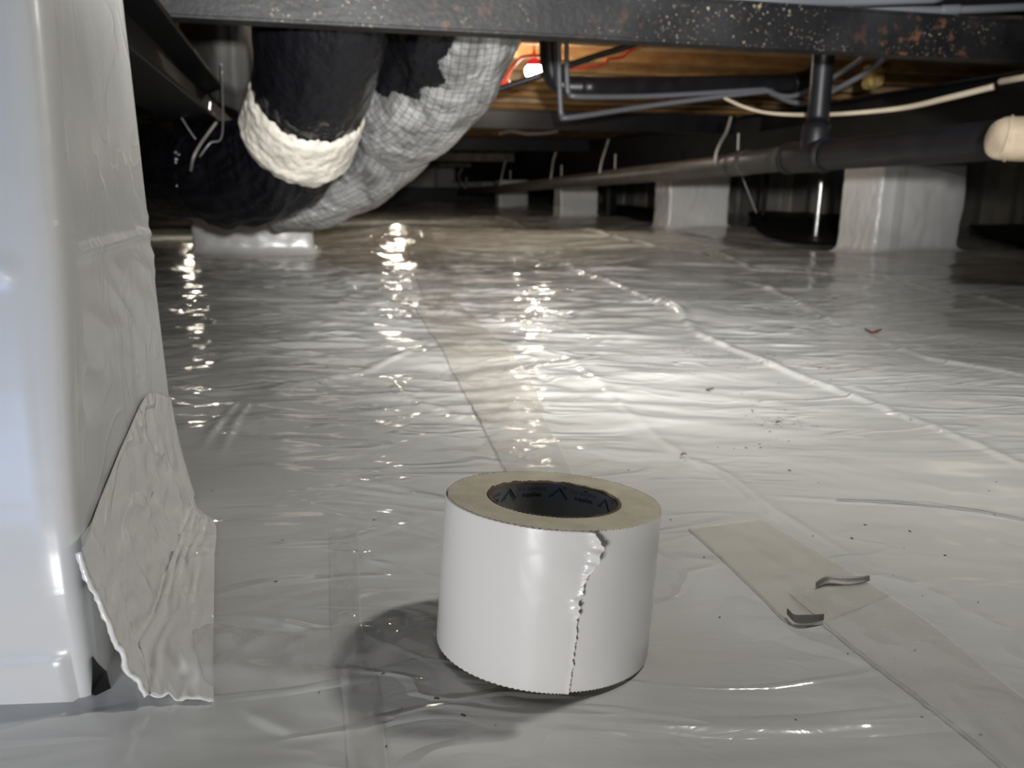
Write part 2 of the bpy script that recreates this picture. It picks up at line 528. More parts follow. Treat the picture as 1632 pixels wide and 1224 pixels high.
def floor_h(x, y):
    x = np.asarray(x, float); y = np.asarray(y, float)
    yy = np.maximum(y, 0.05)
    d = np.maximum(np.hypot(x, yy), .2)
    # broad swells
    h = 0.035 * pn(x * .9 + 3.1, y * .8 + 7.7) * sm(d, .9, 3.0)
    h += 0.011 * pn(x * 2.1 + .3, y * 2.6 + 1.7) * sm(d, .4, 1.2)
    h += 0.012 * pn(x * 3.0 + 5, y * 4.5 + 9) * sm(d, .8, 2.5)
    # stretched wrinkles, more of them on the left
    wx = x + .08 * pn(x * 3, y * 3); wy = y + .10 * pn(x * 2 + 9, y * 2)
    left = 1.0 - .65 * sm(x / np.maximum(y, .2), 0.05, .30)
    n1 = pn(wx * 3.2, wy * 11); n2 = pn(wx * 6 + 4, wy * 19 + 3)
    amp = sm(d, .50, 1.25) * left
    h += amp * (0.0058 * (1 - np.abs(n1) * 2.2) + 0.0028 * (1 - np.abs(n2) * 2.2) + .004 * n1)
    n3 = pn(wx * 14 + 2, wy * 26 + 8)
    h += (0.25 + .75 * left) * 0.0013 * n3 * sm(d, .2, .8)
    n4 = pn(wx * 30 + 2, wy * 44 + 8)
    h += (0.15 + .85 * left) * 0.0008 * n4
    # the sheet dips and rises in front of the far piers
    h += 0.045 * np.exp(-((y + .26 * x - 4.6) / .55) ** 2) * (1 - sm(x, .9, 1.5)) * sm(x, -1.6, -.6)
    h += 0.05 * sm(y, 7.0, 12.0)
    # crumpled patches where the sheet was walked on
    for (cx_, cy_, rr, aa) in CRUMPLE:
        m = np.exp(-(((x - cx_) / rr) ** 2 + ((y - cy_) / (rr * 1.6)) ** 2))
        if m.max() < .01: continue
        f1 = 5.5 / rr ** .5 / (.3 + cy_) ** .35
        q1 = pn(wx * f1 + cx_ * 7, wy * f1 * 1.3); q2 = pn(wx * f1 * 2.3 + 3, wy * f1 * 2.6 + cx_)
        h += m * aa * ((1 - 2.4 * np.abs(q1)) + .45 * (1 - 2.4 * np.abs(q2)))
    # folds
    for P, hf, wf in RIDGES:
        lo = P.min(0) - .15; hi = P.max(0) + .15
        m = (x > lo[0]) & (x < hi[0]) & (y > lo[1]) & (y < hi[1])
        if not m.any(): continue
        xs, ys = x[m], y[m]
        best = np.full(xs.shape, 9.0); tt = np.zeros(xs.shape); sd = np.zeros(xs.shape)
        for k in range(len(P) - 1):
            a, b = P[k], P[k + 1]; ab = b - a; l2 = ab.dot(ab)
            t = np.clip(((xs - a[0]) * ab[0] + (ys - a[1]) * ab[1]) / l2, 0, 1)
            dx = xs - a[0] - t * ab[0]; dy = ys - a[1] - t * ab[1]
            dd = np.hypot(dx, dy); c = dd < best
            best = np.where(c, dd, best); tt = np.where(c, (k + t) / (len(P) - 1), tt)
            sd = np.where(c, dx * ab[1] - dy * ab[0], sd)
        w_ = wf * (.0035 * ys + .003)
        w_ = np.where(sd > 0, w_, w_ * 1.9)
        prof = np.exp(-(best / w_) ** 2) * np.sqrt(np.clip(4 * tt * (1 - tt) + .12, 0, 1))
        add = np.zeros_like(x); add[m] = hf * (.0026 + .0032 * ys) * prof * (0.75 + .5 * pn(xs * 9, ys * 9))
        h = h + add
    # local slope under the tape roll, flat by the near pier
    r = np.hypot(x - TC[0], y - TC[1]); k = 1 - sm(r, .075, .17)
    h = h * (1 - k) + k * (-(TNX * (x - TC[0]) + TNY * (y - TC[1])) / .99)
    h = h * (1 - (1 - sm(np.hypot(x + .45, y - .55), .25, .36)) * .9)
    h = h * (1 - .6 * (1 - sm(d, .3, .5)))
    return h


def fh(x, y): return float(floor_h(np.array([x]), np.array([y]))[0])


NR, NC = 1000, 950
t = np.linspace(0, 1, NR)
Yg = -0.6 + 0.9 * np.clip(t / .08, 0, 1) + np.where(t > .08, .0, 0)
tt = np.clip((t - .08) / .92, 0, 1)
Yg = np.where(t > .08, .3 * (18.0 / .3) ** tt, Yg)
c = np.linspace(-1, 1, NC)
s = np.sign(c) * (0.55 * np.abs(c) + 1.45 * np.abs(c) ** 5)
X = s[None, :] * (np.maximum(Yg, 0)[:, None] * .95 + .35); Y = np.repeat(Yg[:, None], NC, 1)
Z = floor_h(X.ravel(), Y.ravel())
V = np.column_stack([X.ravel(), Y.ravel(), Z])
fl = link('floor', V, grid_faces(NR, NC), M['liner'])
struct(fl)
fl['label'] = 'glossy white plastic vapour barrier over the crawl space ground'


# ------------------------------------------------------------------ shell: ground, walls, ceiling
g = MB(); g.hexa([(-9, -2, -.12), (9, -2, -.12), (9, 20, -.12), (-9, 20, -.12), (-9, -2, -.08), (9, -2, -.08), (9, 20, -.08), (-9, 20, -.08)])
# (kept as a slab well under the sheet so nothing shows through it)
gs = g.build('trim_1', M['blackfill']); struct(gs)


def wall(name, s0, t0, s1, t1, n, z0, z1, tones, studs=()):
    """panel wall from (s0,t0) to (s1,t1) in the house frame"""
    e = struct(empty(name, hw(s0, t0, 0)))
    for k in range(n):
        a, b = k / n + .002, (k + 1) / n - .002
        A = np.array([s0 + (s1 - s0) * a, t0 + (t1 - t0) * a]); B = np.array([s0 + (s1 - s0) * b, t0 + (t1 - t0) * b])
        d = (B - A) / np.linalg.norm(B - A); nn = np.array([-d[1], d[0]]) * (.03 + .012 * (k % 2))
        m = MB()
        m.hexa([hw(*(A - nn), z0), hw(*(B - nn), z0), hw(*(B + nn), z0), hw(*(A + nn), z0), hw(*(A - nn), z1), hw(*(B - nn), z1), hw(*(B + nn), z1), hw(*(A + nn), z1)])
        m.build('panel', tones[k % len(tones)], e)
    for (ss, tt_, wd) in studs:
        m = MB(); m.hbox(ss - .03, ss, tt_, tt_ + wd, z0, z1); m.build('stud', M['stud'], e)
    return e


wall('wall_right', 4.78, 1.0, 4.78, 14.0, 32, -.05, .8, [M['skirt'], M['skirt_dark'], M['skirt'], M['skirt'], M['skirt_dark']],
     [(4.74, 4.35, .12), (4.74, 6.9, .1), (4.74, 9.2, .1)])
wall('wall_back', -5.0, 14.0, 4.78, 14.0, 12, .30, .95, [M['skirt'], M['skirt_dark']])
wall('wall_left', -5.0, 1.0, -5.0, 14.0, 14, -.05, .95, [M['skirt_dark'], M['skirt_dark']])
m = MB(); m.hbox(-5, 4.78, 13.9, 14.0, -.05, .30); struct(m.build('baseboard_back', M['blackfill']))
# shiny black strip along the bottom of the far wall

cl = struct(empty('ceiling', hw(0, 4, .98)))
for k in range(8):     # subfloor sheets
    s0 = -4.0 + k * 1.10
    for r in range(3):
        m = MB(); m.hbox(s0 + .002, s0 + 1.098, 2.3 + r * 3.9, 2.3 + (r + 1) * 3.9 - .004, 1.03, 1.05); m.build('subfloor_panel', M['wood'], cl)
tj = 2.42
k = 0
while tj < 13:
    m = MB(); m.hbox(-4, 4.6, tj, tj + .04, .93, 1.03); m.build('joist', M['wood_light'] if k % 3 == 0 else M['wood'], cl, bev=.003)
    tj += .41; k += 1
m = MB()
m.hbox(2.95, 4.75, .2, 13.9, .70, .72); m.build('belly_sheet', M['belly'], cl)
m = MB(); m.hbox(-4.9, -.62, .2, 13.9, .74, .76); m.build('belly_sheet', M['belly'], cl)
m = MB(); m.hbox(-1.9, 3.4, -2.2, 2.35, .86, .88); m.build('belly_sheet', M['belly'], cl)


# ------------------------------------------------------------------ steel frame
def ibeam_cross(t0, s0, s1, z0, z1, mat, label, fl_w=.05, group=None):
    b = empty('steel_cross_beam', hw((s0 + s1) / 2, t0, z0))
    tag(b, label, 'beam', group)
    m = MB(); m.hbox(s0, s1, t0 + .006, t0 + .014, z0 + .006, z1 - .006); m.build('web', mat, b)
    m = MB(); m.hbox(s0, s1, t0, t0 + fl_w, z0, z0 + .007); m.build('flange', mat, b, bev=.002)
    m = MB(); m.hbox(s0, s1, t0, t0 + fl_w, z1 - .007, z1); m.build('flange', mat, b, bev=.002)
    return b


ibeam_cross(1.70, -1.6, 2.52, .600, .698, M['beam'], 'near black steel cross beam with pitted rusty paint across the top')
ibeam_cross(4.28, -1.2, 2.52, .600, .70, M['steel'], 'black steel cross beam just behind the lit bulb, below the wood')
ibeam_cross(6.75, -1.2, 2.52, .600, .70, M['steel'], 'second black steel cross beam behind the lit bulb')
ibeam_cross(9.3, -1.5, 2.52, .590, .70, M['steel_brown'], 'dusty brown steel cross beam, third behind the lit bulb')
ibeam_cross(11.8, -1.5, 2.52, .585, .70, M['steel_brown'], 'farthest brown steel cross beam in front of the back wall')


def main_beam(sc_, t0, t1, z0, z1, label):
    b = tag(empty('steel_main_beam', hw(sc_, t0, z0)), label, 'beam')
    m = MB(); m.hbox(sc_ - .005, sc_ + .005, t0, t1, z0 + .01, z1 - .01); m.build('web', M['steel'], b)
    m = MB(); m.hbox(sc_ - .07, sc_ + .07, t0, t1, z0, z0 + .011); m.build('flange', M['steel'], b, bev=.002)
    m = MB(); m.hbox(sc_ - .07, sc_ + .07, t0, t1, z1 - .011, z1); m.build('flange', M['steel'], b, bev=.002)
    return b


main_beam(2.62, -.2, 13.6, .388, .70, 'long dark steel main beam resting on the row of wrapped piers at right')
main_beam(-.28, .50, 13.6, .47, .596, 'dark steel main beam running back behind the black duct at left')


# ------------------------------------------------------------------ wrapped piers
def pier(name, s0, s1, t0, t1, h, label, seed, flare=.035, group='white wrapped piers farther back'):
    """block pier wrapped in white sheet; ring loft with rounded corners, flared foot"""
    n_side = 26; ring = []
    cs = [(s0, t0), (s1, t0), (s1, t1), (s0, t1)]; r = .018
    cx_, cy_ = (s0 + s1) / 2, (t0 + t1) / 2
    pts = []
    for k in range(4):
        a = np.array(cs[k]); b = np.array(cs[(k + 1) % 4]); d = (b - a) / np.linalg.norm(b - a)
        for q in np.linspace(r, np.linalg.norm(b - a) - r, n_side): pts.append(a + d * q)
        c_ = b + (-d) * r; d2 = np.array([-d[1], d[0]]); c_ = c_ + d2 * r
        for an in (22, 45, 68):
            pts.append(c_ + r * (d * math.sin(math.radians(an)) - d2 * math.cos(math.radians(an))))
    pts.append(pts[0]); pts = np.array(pts)
    Zs = np.concatenate([[-.015, .0, .006, .014, .025, .04], np.linspace(.06, h, 26)])
    V = []
    for z in Zs:
        fl_ = flare * math.exp(-max(z, 0) / .012) + (.015 if z < 0 else 0)
        for p in pts:
            c0 = np.array([cx_, cy_]); dv = p - c0; nv = dv / np.linalg.norm(dv)
            wp = Vector((p[0] * 5 + seed, p[1] * 5, z * 5)); wq = Vector((p[0] * 18 + seed, p[1] * 18, z * 9 + seed))
            o_ = .010 * mn.noise(wp) + .006 * abs(mn.noise(wq)) + .003 * mn.noise(wq * 2.3)
            q = p + nv * (fl_ + o_)
            W = hw(q[0], q[1], 0)
            V.append((W[0], W[1], z + fh(W[0], W[1]) * math.exp(-max(z, 0) / .03)))
    nc = len(pts); F = [tuple(f) for f in grid_faces(len(Zs), nc)]
    F.append(tuple(range((len(Zs) - 1) * nc, len(Zs) * nc - 1)))
    o = link(name, V, F, M['wrap'])
    tag(o, label, 'pier', group)
    return o


p1 = pier('wrapped_pier', 2.41, 2.86, 2.88, 3.14, .384, 'largest white wrapped pier at right under the long black drain pipe', 1)
p2 = pier('wrapped_pier', 2.48, 2.95, 5.03, 5.27, .384, 'white wrapped pier second nearest in the right hand row', 5)
p3 = pier('wrapped_pier', 2.53, 2.93, 7.56, 7.78, .384, 'small white wrapped pier third in the right hand row', 9)
p4 = pier('wrapped_pier', 2.53, 2.93, 10.1, 10.3, .384, 'farthest white wrapped pier in the right hand row', 12)
p5 = pier('wrapped_pier', -.46, .045, 3.60, 3.86, .463, 'wide white wrapped pier directly under the black duct elbow', 20)
p6 = pier('wrapped_pier', -.46, .02, 6.4, 6.65, .463, 'white wrapped pier in the distance behind the silver duct', 26)


def face_strip(parent, s0, s1, t, z0, z1, mat, nm):
    V = []; 
    for i in range(13):
        z = z0 + (z1 - z0) * i / 12
        for j in range(7):
            ss = s0 + (s1 - s0) * j / 6
            p = hw(ss, t - .014 - .004 * mn.noise(Vector((ss * 20, z * 14, 3))), z)
            V.append(p)
    o = link(nm, V, grid_faces(13, 7), mat, parent)
    return o


face_strip(p1, 2.47, 2.52, 2.872, .02, .38, M['seam_tape'], 'seam_tape')
# dark steel foot column beside the third pier
m = MB(); m.hbox(2.96, 3.03, 7.3, 7.4, -.02, .386); tag(m.build('steel_post', M['steel']), 'dark steel post just right of the third wrapped pier', 'post')

# ------------------------------------------------------------------ near wrapped pier (left edge of the picture)
def near_corner(z):     # leaning corner of the sheet
    zs = [0, .1, .2, .25, .39, .6]; xs = [-.242, -.246, -.257, -.262, -.272, -.28]; ys = [.387, .395, .438, .452, .486, .50]
    ww = np.linspace(-.07, .07, 9) * min(1.0, .25 + max(z, 0) * 6)
    return np.array([np.mean(np.interp(z + ww, zs, xs)), np.mean(np.interp(z + ww, zs, ys))])


def near_far(z):
    return np.array([np.interp(z, [0, .6], [-.322, -.322]), np.interp(z, [0, .6], [.70, .70])])


def near_pier():
    root = tag(empty('wrapped_pier', (-.5, .6, 0)), 'big white wrapped pier at the left edge close to the camera', 'pier')
    nz = 240; V = []
    zz = np.linspace(-.004, .62, nz)
    cols = None
    for z in zz:
        C = near_corner(z); Fp = near_far(z); Lp = np.array([-.95, C[1] - .05]); Bl = np.array([-.95, .95])
        pts = []
        du = (C - Lp) / np.linalg.norm(C - Lp); dv = (Fp - C) / np.linalg.norm(Fp - C)
        r = np.interp(z, [0, .1, .3], [.010, .016, .030])
        A = C - du * r; B = C + dv * r
        for q in np.linspace(0, 1, 60) ** .7: pts.append((Lp + (A - Lp) * q, 0))
        for q in np.linspace(0, 1, 18)[1:-1]: pts.append(((1 - q) ** 2 * A + 2 * q * (1 - q) * C + q * q * B, 1))
        for q in np.linspace(0, 1, 110): pts.append((B + (Fp - dv * .012 - B) * q, 2))
        pts.append((Fp + np.array([-.004, .004]), 3)); pts.append((Fp + np.array([-.03, .02]), 3)); pts.append((Bl, 3)); pts.append((Lp, 3))
        for (p, kd) in pts:
            n1 = mn.noise(Vector((p[0] * 6, p[1] * 6, z * 5)))
            wv = Vector((p[0] * 14 + 3, p[1] * 14, z * 34 + p[1] * 18)); n2 = mn.noise(wv)
            vv = Vector((p[0] * 30, p[1] * 30, z * 6)); n3 = mn.noise(vv)
            if kd == 2:
                o = .003 * n1
                dz = (z - .17 - .28 * (p[1] - .45))
                wr = math.exp(-(dz / .035) ** 2)
                o += .0032 * math.exp(-((z - .247) / .004) ** 2) + .0030 * wr * (1 - 2.0 * abs(n2)) + .0007 * n3 * (.5 + .5 * math.exp(-((z - .30) / .12) ** 2)) * sm(p[1], .45, .6)
                o += .0010 * n3 * (1 - sm(z, .1, .25))
                nv = np.array([.95, .3])
            elif kd == 0:
                o = .003 * n1 + .0030 * math.exp(-((z - .240 - .02 * (p[0] + .3)) / .006) ** 2) + .003 * (1 - sm(z, .022, .030))
                nv = np.array([0, -1])
            else:
                o = .002 * n1; nv = np.array([.6, -.6])
            q = p + nv * o
            V.append((q[0], q[1], z))
    nc = len(V) // nz
    link('sheet_wrap', V, grid_faces(nz, nc), M['wrap'], root)
    # concrete/wood core cap visible at the very top
    m = MB(); m.hexa([(-.9, .5, .60), (-.345, .52, .60), (-.34, .69, .60), (-.9, .9, .60), (-.9, .5, .625), (-.345, .52, .625), (-.34, .69, .625), (-.9, .9, .625)])
    m.build('cap_board', M['tan'], root)
    # loose lower edge of the upper wrap: a dark diagonal lip climbing the right face
    line = [(132, 930), (150, 905), (176, 872), (200, 835), (222, 795), (238, 765), (252, 735), (261, 712)]
    E0 = []
    for (px, py) in line:
        d = ray(px, py)
        # meet the right face plane
        best = None
        for Yk in np.linspace(.385, .72, 400):
            P = np.array(at(px, py, Yk)); C = near_corner(P[2]); Fp = near_far(P[2])
            q = (Yk - C[1]) / (Fp[1] - C[1]); xf = C[0] + (Fp[0] - C[0]) * q
            e_ = abs(xf - P[0])
            if best is None or e_ < best[0]: best = (e_, P)
        E0.append(best[1])
    E0 = spline(E0, 60)
    nrm = np.array([.95, -.3, 0])
    V = []
    wid = [0.004 * math.sin(math.pi * min(1, k / 59 * 1.02)) + .003 for k in range(60)]
    for r_, (off, up) in enumerate([(.0035, .030), (.0050, .012), (.0065, .0), (.0025, -.001)]):
        for k in range(60):
            jag = .0012 * mn.noise(Vector((k * .7, r_, 0)))
            V.append(E0[k] + nrm * (off + .5 * wid[k] * (r_ == 2)) + np.array([0, 0, up + jag]))
    link('wrap_lip', V, grid_faces(4, 60), M['wrap'], root)
    # shade in the slit under it, drawn as a dark strip
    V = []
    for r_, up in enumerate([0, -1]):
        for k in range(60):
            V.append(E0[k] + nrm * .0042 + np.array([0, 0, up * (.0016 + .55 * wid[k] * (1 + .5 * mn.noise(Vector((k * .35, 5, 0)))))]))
    link('slit_shade', V, grid_faces(2, 60), M['shade_grime'], root)
    # cloudy tape skirt joining the pier to the floor sheet
    edgeR = [(300, 815), (342, 835), (342, 900), (341, 980), (340, 1050), (341, 1122)]
    nr_, nc_ = 90, 60
    re = spline([onz(*p) for p in edgeR][::-1], nr_)
    V = []
    topz = spline([(.000, .088, 0), (.15, .10, 0), (.4, .115, 0), (.7, .125, 0), (1.0, .10, 0)], nr_)[:, 1]
    for i in range(nr_):
        a = i / (nr_ - 1)
        C = near_corner(topz[i]); Fp = near_far(topz[i]); q = a * .95
        top = np.array([C[0] + (Fp[0] - C[0]) * q + .0045, C[1] + (Fp[1] - C[1]) * q - .002, topz[i]])
        C0 = near_corner(0); F0 = near_far(0)
        foot = np.array([C0[0] + (F0[0] - C0[0]) * q + .016, C0[1] + (F0[1] - C0[1]) * q, .003])
        if a < .15: foot = foot + np.array([.018, -.006, 0]) * (1 - a / .15)
        rgt = np.array([re[i][0], re[i][1], 0.002])
        for j in range(nc_):
            b = j / (nc_ - 1)
            if b < .5:
                u = b / .5; mid = (top + foot) / 2 + np.array([-.004, 0, -.006])
                p = (1 - u) ** 2 * top + 2 * u * (1 - u) * mid + u * u * foot
            else:
                u = (b - .5) / .5; p = foot + (rgt - foot) * u
            nz_ = mn.noise(Vector((a * 5 + b * 3, b * 9 - a * 4, 2))); n2 = mn.noise(Vector((a * 13 + b * 7, b * 16, 7)))
            o = .0045 * (1 - 2.2 * abs(nz_)) * math.sin(math.pi * min(1, b * 1.02)) + .0016 * n2 * math.sin(math.pi * b)
            o *= min(1, 4 * (1 - a) + .1)
            o = max(o, -.0005)
            n_ = np.array([.8, -.2, .6]) if b < .5 else np.array([.1, 0, 1])
            p = p + n_ * o
            if b >= .5: p[2] = max(p[2], .002) + fh(p[0], p[1])
            jag = .0005 * mn.noise(Vector((b * 40, a * 40, 1)))
            if i == 0 or i == nr_ - 1: p = p + np.array([0, jag * 1.5, 0])
            V.append(p)
    sk = link('tape_skirt', V, grid_faces(nr_, nc_), M['skirt_tape'], root)
    so = sk.modifiers.new('thick', 'SOLIDIFY'); so.thickness = .0006
    # torn left edge of the skirt, thick and whitish
    eV = [np.array(V[j]) + np.array([-.0012, -.0012, .0002]) for j in range(0, 30)]
    Vt, Ft, _ = tube(eV, .0016, 6, 70, disp=lambda a, L, u: .0008 * mn.noise(Vector((L * 300, a, 0))))
    link('torn_edge', Vt, Ft, M['skirt_tape'], root)
    # black block standing in for the shade in the gap at the corner foot
    m = MB()
    A, B, C_, D = at(149, 1052, .392), at(146, 1107, .388), at(186, 1116, .392), at(165, 1072, .400)
    back = Vector((-.02, .03, 0))
    m.hexa([np.array(A) , np.array(B), np.array(C_), np.array(D), np.array(A) + back, np.array(B) + back, np.array(C_) + back, np.array(D) + back])
    m.build('gap_shade', M['blackfill'], root)
    return root


near_pier()


# ------------------------------------------------------------------ black patches laid over the floor for the unlined dark by the right piers
def floor_loft(name, A, B, n, mcols, mat, off, parent=None, wr=0.0, z0=0.0, jag=(0, 0), amp=0.0):
    a = spline([(*p[:2], 0) for p in A], n); b = spline([(*p[:2], 0) for p in B], n)
    V = []
    for i in range(n):
        for j in range(mcols):
            q = j / (mcols - 1); p = a[i] + (b[i] - a[i]) * q
            if jag[0] and i == 0 or jag[1] and i == n - 1:
                d = (a[1] - a[0]) / np.linalg.norm(a[1] - a[0]); p = p + d * (.0015 * mn.noise(Vector((q * 40, i, 1))) * (1 + p[1]))
            V.append(p)
    V = np.array(V)
    h = floor_h(V[:, 0], V[:, 1])
    V[:, 2] = h + off * (1 + 1.2 * V[:, 1]) + z0
    if amp:
        qq = np.tile(np.linspace(0, 1, mcols), n)
        V[:, 2] += np.clip(np.sin(np.pi * qq) * 1.6 - .1, 0, 1) * np.maximum(0, amp * (1 - 2.4 * np.abs(pn(V[:, 0] * 30, V[:, 1] * 16))) + amp * .6 * pn(V[:, 0] * 70, V[:, 1] * 50))
    return link(name, V, grid_faces(n, mcols), mat, parent)


def px2(*pts): return [onz(*p) for p in pts]


for (A, B, lb) in [
    (px2((1543, 372), (1580, 388), (1640, 412), (1800, 470)), px2((1545, 366), (1585, 367), (1640, 368), (1800, 375)), 'black patch for the unlined dark right of the largest wrapped pier'),
    (px2((1193, 352), (1205, 374), (1240, 388), (1345, 398)), px2((1194, 346), (1240, 344), (1290, 346), (1350, 348)), 'black patch for the unlined dark between the two nearest right piers'),
    (px2((962, 345), (985, 352), (1010, 357), (1048, 361)), px2((963, 343), (985, 341), (1010, 341), (1050, 344)), 'small black patch for the unlined dark between second and third right piers')]:
    o = floor_loft('dark_fill', A, B, 30, 12, M['blackfill'], .004, z0=.01)
    tag(o, lb, 'ground sheet')  # black patches standing in for the unlined dark, no real sheet

# ------------------------------------------------------------------ seam tape on the floor
def strip(L, R, mat, label, n=120, mc=24, shade_grime_left=True, amp=.0006, jag=(1, 1), group='tape strips on the floor sheet', off=.0009):
    o = floor_loft('seam_tape', L, R, n, mc, mat, off, jag=jag, amp=amp)
    tag(o, label, 'tape', group)
    if shade_grime_left:
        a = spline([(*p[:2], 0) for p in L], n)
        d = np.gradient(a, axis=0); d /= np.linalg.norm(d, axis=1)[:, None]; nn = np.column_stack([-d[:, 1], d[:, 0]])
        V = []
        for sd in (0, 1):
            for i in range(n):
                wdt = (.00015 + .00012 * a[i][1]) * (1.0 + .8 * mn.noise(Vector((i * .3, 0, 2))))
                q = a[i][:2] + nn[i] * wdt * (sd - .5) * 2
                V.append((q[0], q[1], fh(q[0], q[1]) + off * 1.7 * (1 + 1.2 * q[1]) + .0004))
        link('edge_shade_grime', V, grid_faces(2, n), M['shade_grime'], o)  # dark strip on the tape edge: its shadow line drawn in, with dirt
    return o


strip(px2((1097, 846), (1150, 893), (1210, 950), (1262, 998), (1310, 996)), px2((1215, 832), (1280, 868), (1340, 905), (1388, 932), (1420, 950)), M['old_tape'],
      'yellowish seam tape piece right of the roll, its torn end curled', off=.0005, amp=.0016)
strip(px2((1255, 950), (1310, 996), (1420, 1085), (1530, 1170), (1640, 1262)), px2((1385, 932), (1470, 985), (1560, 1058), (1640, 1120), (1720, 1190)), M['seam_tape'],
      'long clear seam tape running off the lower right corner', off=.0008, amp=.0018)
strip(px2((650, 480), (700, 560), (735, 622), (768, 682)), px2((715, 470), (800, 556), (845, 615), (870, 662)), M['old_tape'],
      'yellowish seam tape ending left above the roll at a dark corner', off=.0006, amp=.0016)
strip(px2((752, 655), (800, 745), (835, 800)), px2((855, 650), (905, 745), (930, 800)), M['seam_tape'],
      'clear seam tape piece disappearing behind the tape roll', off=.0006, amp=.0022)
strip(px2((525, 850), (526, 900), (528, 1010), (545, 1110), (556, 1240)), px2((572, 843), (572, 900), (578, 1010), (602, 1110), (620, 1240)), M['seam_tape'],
      'narrow clear tape running toward the camera, left of the roll', shade_grime_left=False, off=.0006, amp=.0024)
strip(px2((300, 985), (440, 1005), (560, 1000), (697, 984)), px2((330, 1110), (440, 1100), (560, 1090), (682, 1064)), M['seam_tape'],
      'wrinkled clear tape running left from the roll to the near pier', shade_grime_left=False, off=.0007, amp=.0034)
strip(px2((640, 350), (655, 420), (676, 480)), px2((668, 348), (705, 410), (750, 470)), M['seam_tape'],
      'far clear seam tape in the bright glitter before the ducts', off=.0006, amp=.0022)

# curled torn tip of the tape
def flap(name, pts, wd, label, rise, mat):
    a = spline([onz(*p) for p in pts], 30); V = []
    for r_ in range(5):
        for i in range(30):
            q = a[i] + np.array([0, wd * (r_ / 4 - .5) * math.sin(math.pi * (i + 2) / 33), 0])
            V.append((q[0], q[1], fh(q[0], q[1]) + .003 + rise * (r_ / 4) ** 2))
    o = link(name, V, grid_faces(5, 30), mat); tag(o, label, 'tape', None)
    so = o.modifiers.new('thick', 'SOLIDIFY'); so.thickness = .0006
    return o


flap('tape_flap', [(1300, 942), (1320, 933), (1350, 935), (1385, 931)], .006, 'small grey curled up tape flap at the overlap right of the roll', .0035, M['strap'])
flap('tape_flap', [(1253, 985), (1265, 996), (1290, 997), (1312, 995)], .0035, 'dark curled tape corner at the seam right of the roll', .004, M['shade_grime'])

# thin grey tube drawing the shadow line below the right fold
wp = [onz(*p) for p in [(1330, 801), (1400, 804), (1480, 809), (1560, 819), (1650, 834)]]
wp = spline(wp, 40); wp[:, 2] = floor_h(wp[:, 0], wp[:, 1] - .002) + .0012; wp[:, 1] -= .003
tag(cable('fold_shade_line', wp[::3], .0004, M['wire'], n=6), 'thin grey shadow line below the fold of the white sheet at right', 'wire')


# ------------------------------------------------------------------ debris on the sheet
def leaf(px, py, sz, mat, label, seed):
    c_ = onz(px, py); r_ = random.Random(seed); V = []; n = 9
    for i in range(n):
        for j in range(5):
            u = i / (n - 1); v = j / 4 - .5
            wd = math.sin(math.pi * min(.97, u + .03)) * (.7 + .5 * r_.random())
            x = (u - .5) * sz; y = v * sz * .55 * wd
            V.append((c_[0] + x, c_[1] + y, fh(c_[0] + x, c_[1] + y) + .003 + sz * .22 * abs(v) + sz * .12 * math.sin(u * 5 + seed)))
    o = link('dry_leaf', V, grid_faces(n, 5), mat)
    so = o.modifiers.new('thick', 'SOLIDIFY'); so.thickness = .001
    return tag(o, label, 'leaf')


leaf(1128, 413, .055, M['leaf'], 'pale brown dry leaf on the sheet in front of the far piers', 1)
leaf(1391, 531, .034, M['redleaf'], 'dark reddish brown leaf scrap on the sheet at right', 2)
leaf(1131, 626, .012, M['speck'], 'small dark leaf crumb on the bright middle of the sheet', 3)
leaf(1240, 677, .007, M['speck'], 'tiny dark crumb at the end of the muddy smear', 4)
leaf(1089, 736, .006, M['leaf'], 'tiny olive crumb at the top of the welded fold', 5)
leaf(697, 1139, .0028, M['speck'], 'tiny dark speck at the left in the roll shadow', 6)
leaf(739, 1165, .0028, M['speck'], 'tiny dark speck at the lower edge of the roll shadow', 7)
leaf(284, 718, .008, M['speck'], 'dark sliver on the sheet beside the near pier', 8)
V, F = [], []
sp_px = [(random.gauss(1235, 45), random.gauss(665, 40)) for _ in range(45)] + [(random.uniform(290, 1600), random.uniform(480, 1200)) for _ in range(80)] \
    + [(random.gauss(1150, 60), random.gauss(570, 14)) for _ in range(30)]
for (px, py) in sp_px:
    x, y, _ = onz(px, py)
    if math.hypot(x - TC[0], y - TC[1]) < .09: continue
    r_ = random.uniform(.0003, .00065) * (.5 + 1.1 * y); z = fh(x, y) + .0005; k = len(V)
    e_ = random.uniform(1, 3); an = random.uniform(0, 3)
    for a in range(5):
        u, v = math.cos(a * 1.257) * e_ * r_, math.sin(a * 1.257) * r_
        V.append((x + u * math.cos(an) - v * math.sin(an), y + u * math.sin(an) + v * math.cos(an), z))
    V.append((x, y, z + r_ * .8))
    F += [(k + a, k + (a + 1) % 5, k + 5) for a in range(5)]
tag(link('dirt_specks', V, F, M['speck']), 'tiny dark dirt specks scattered over the white sheet', 'dirt', kind='stuff')


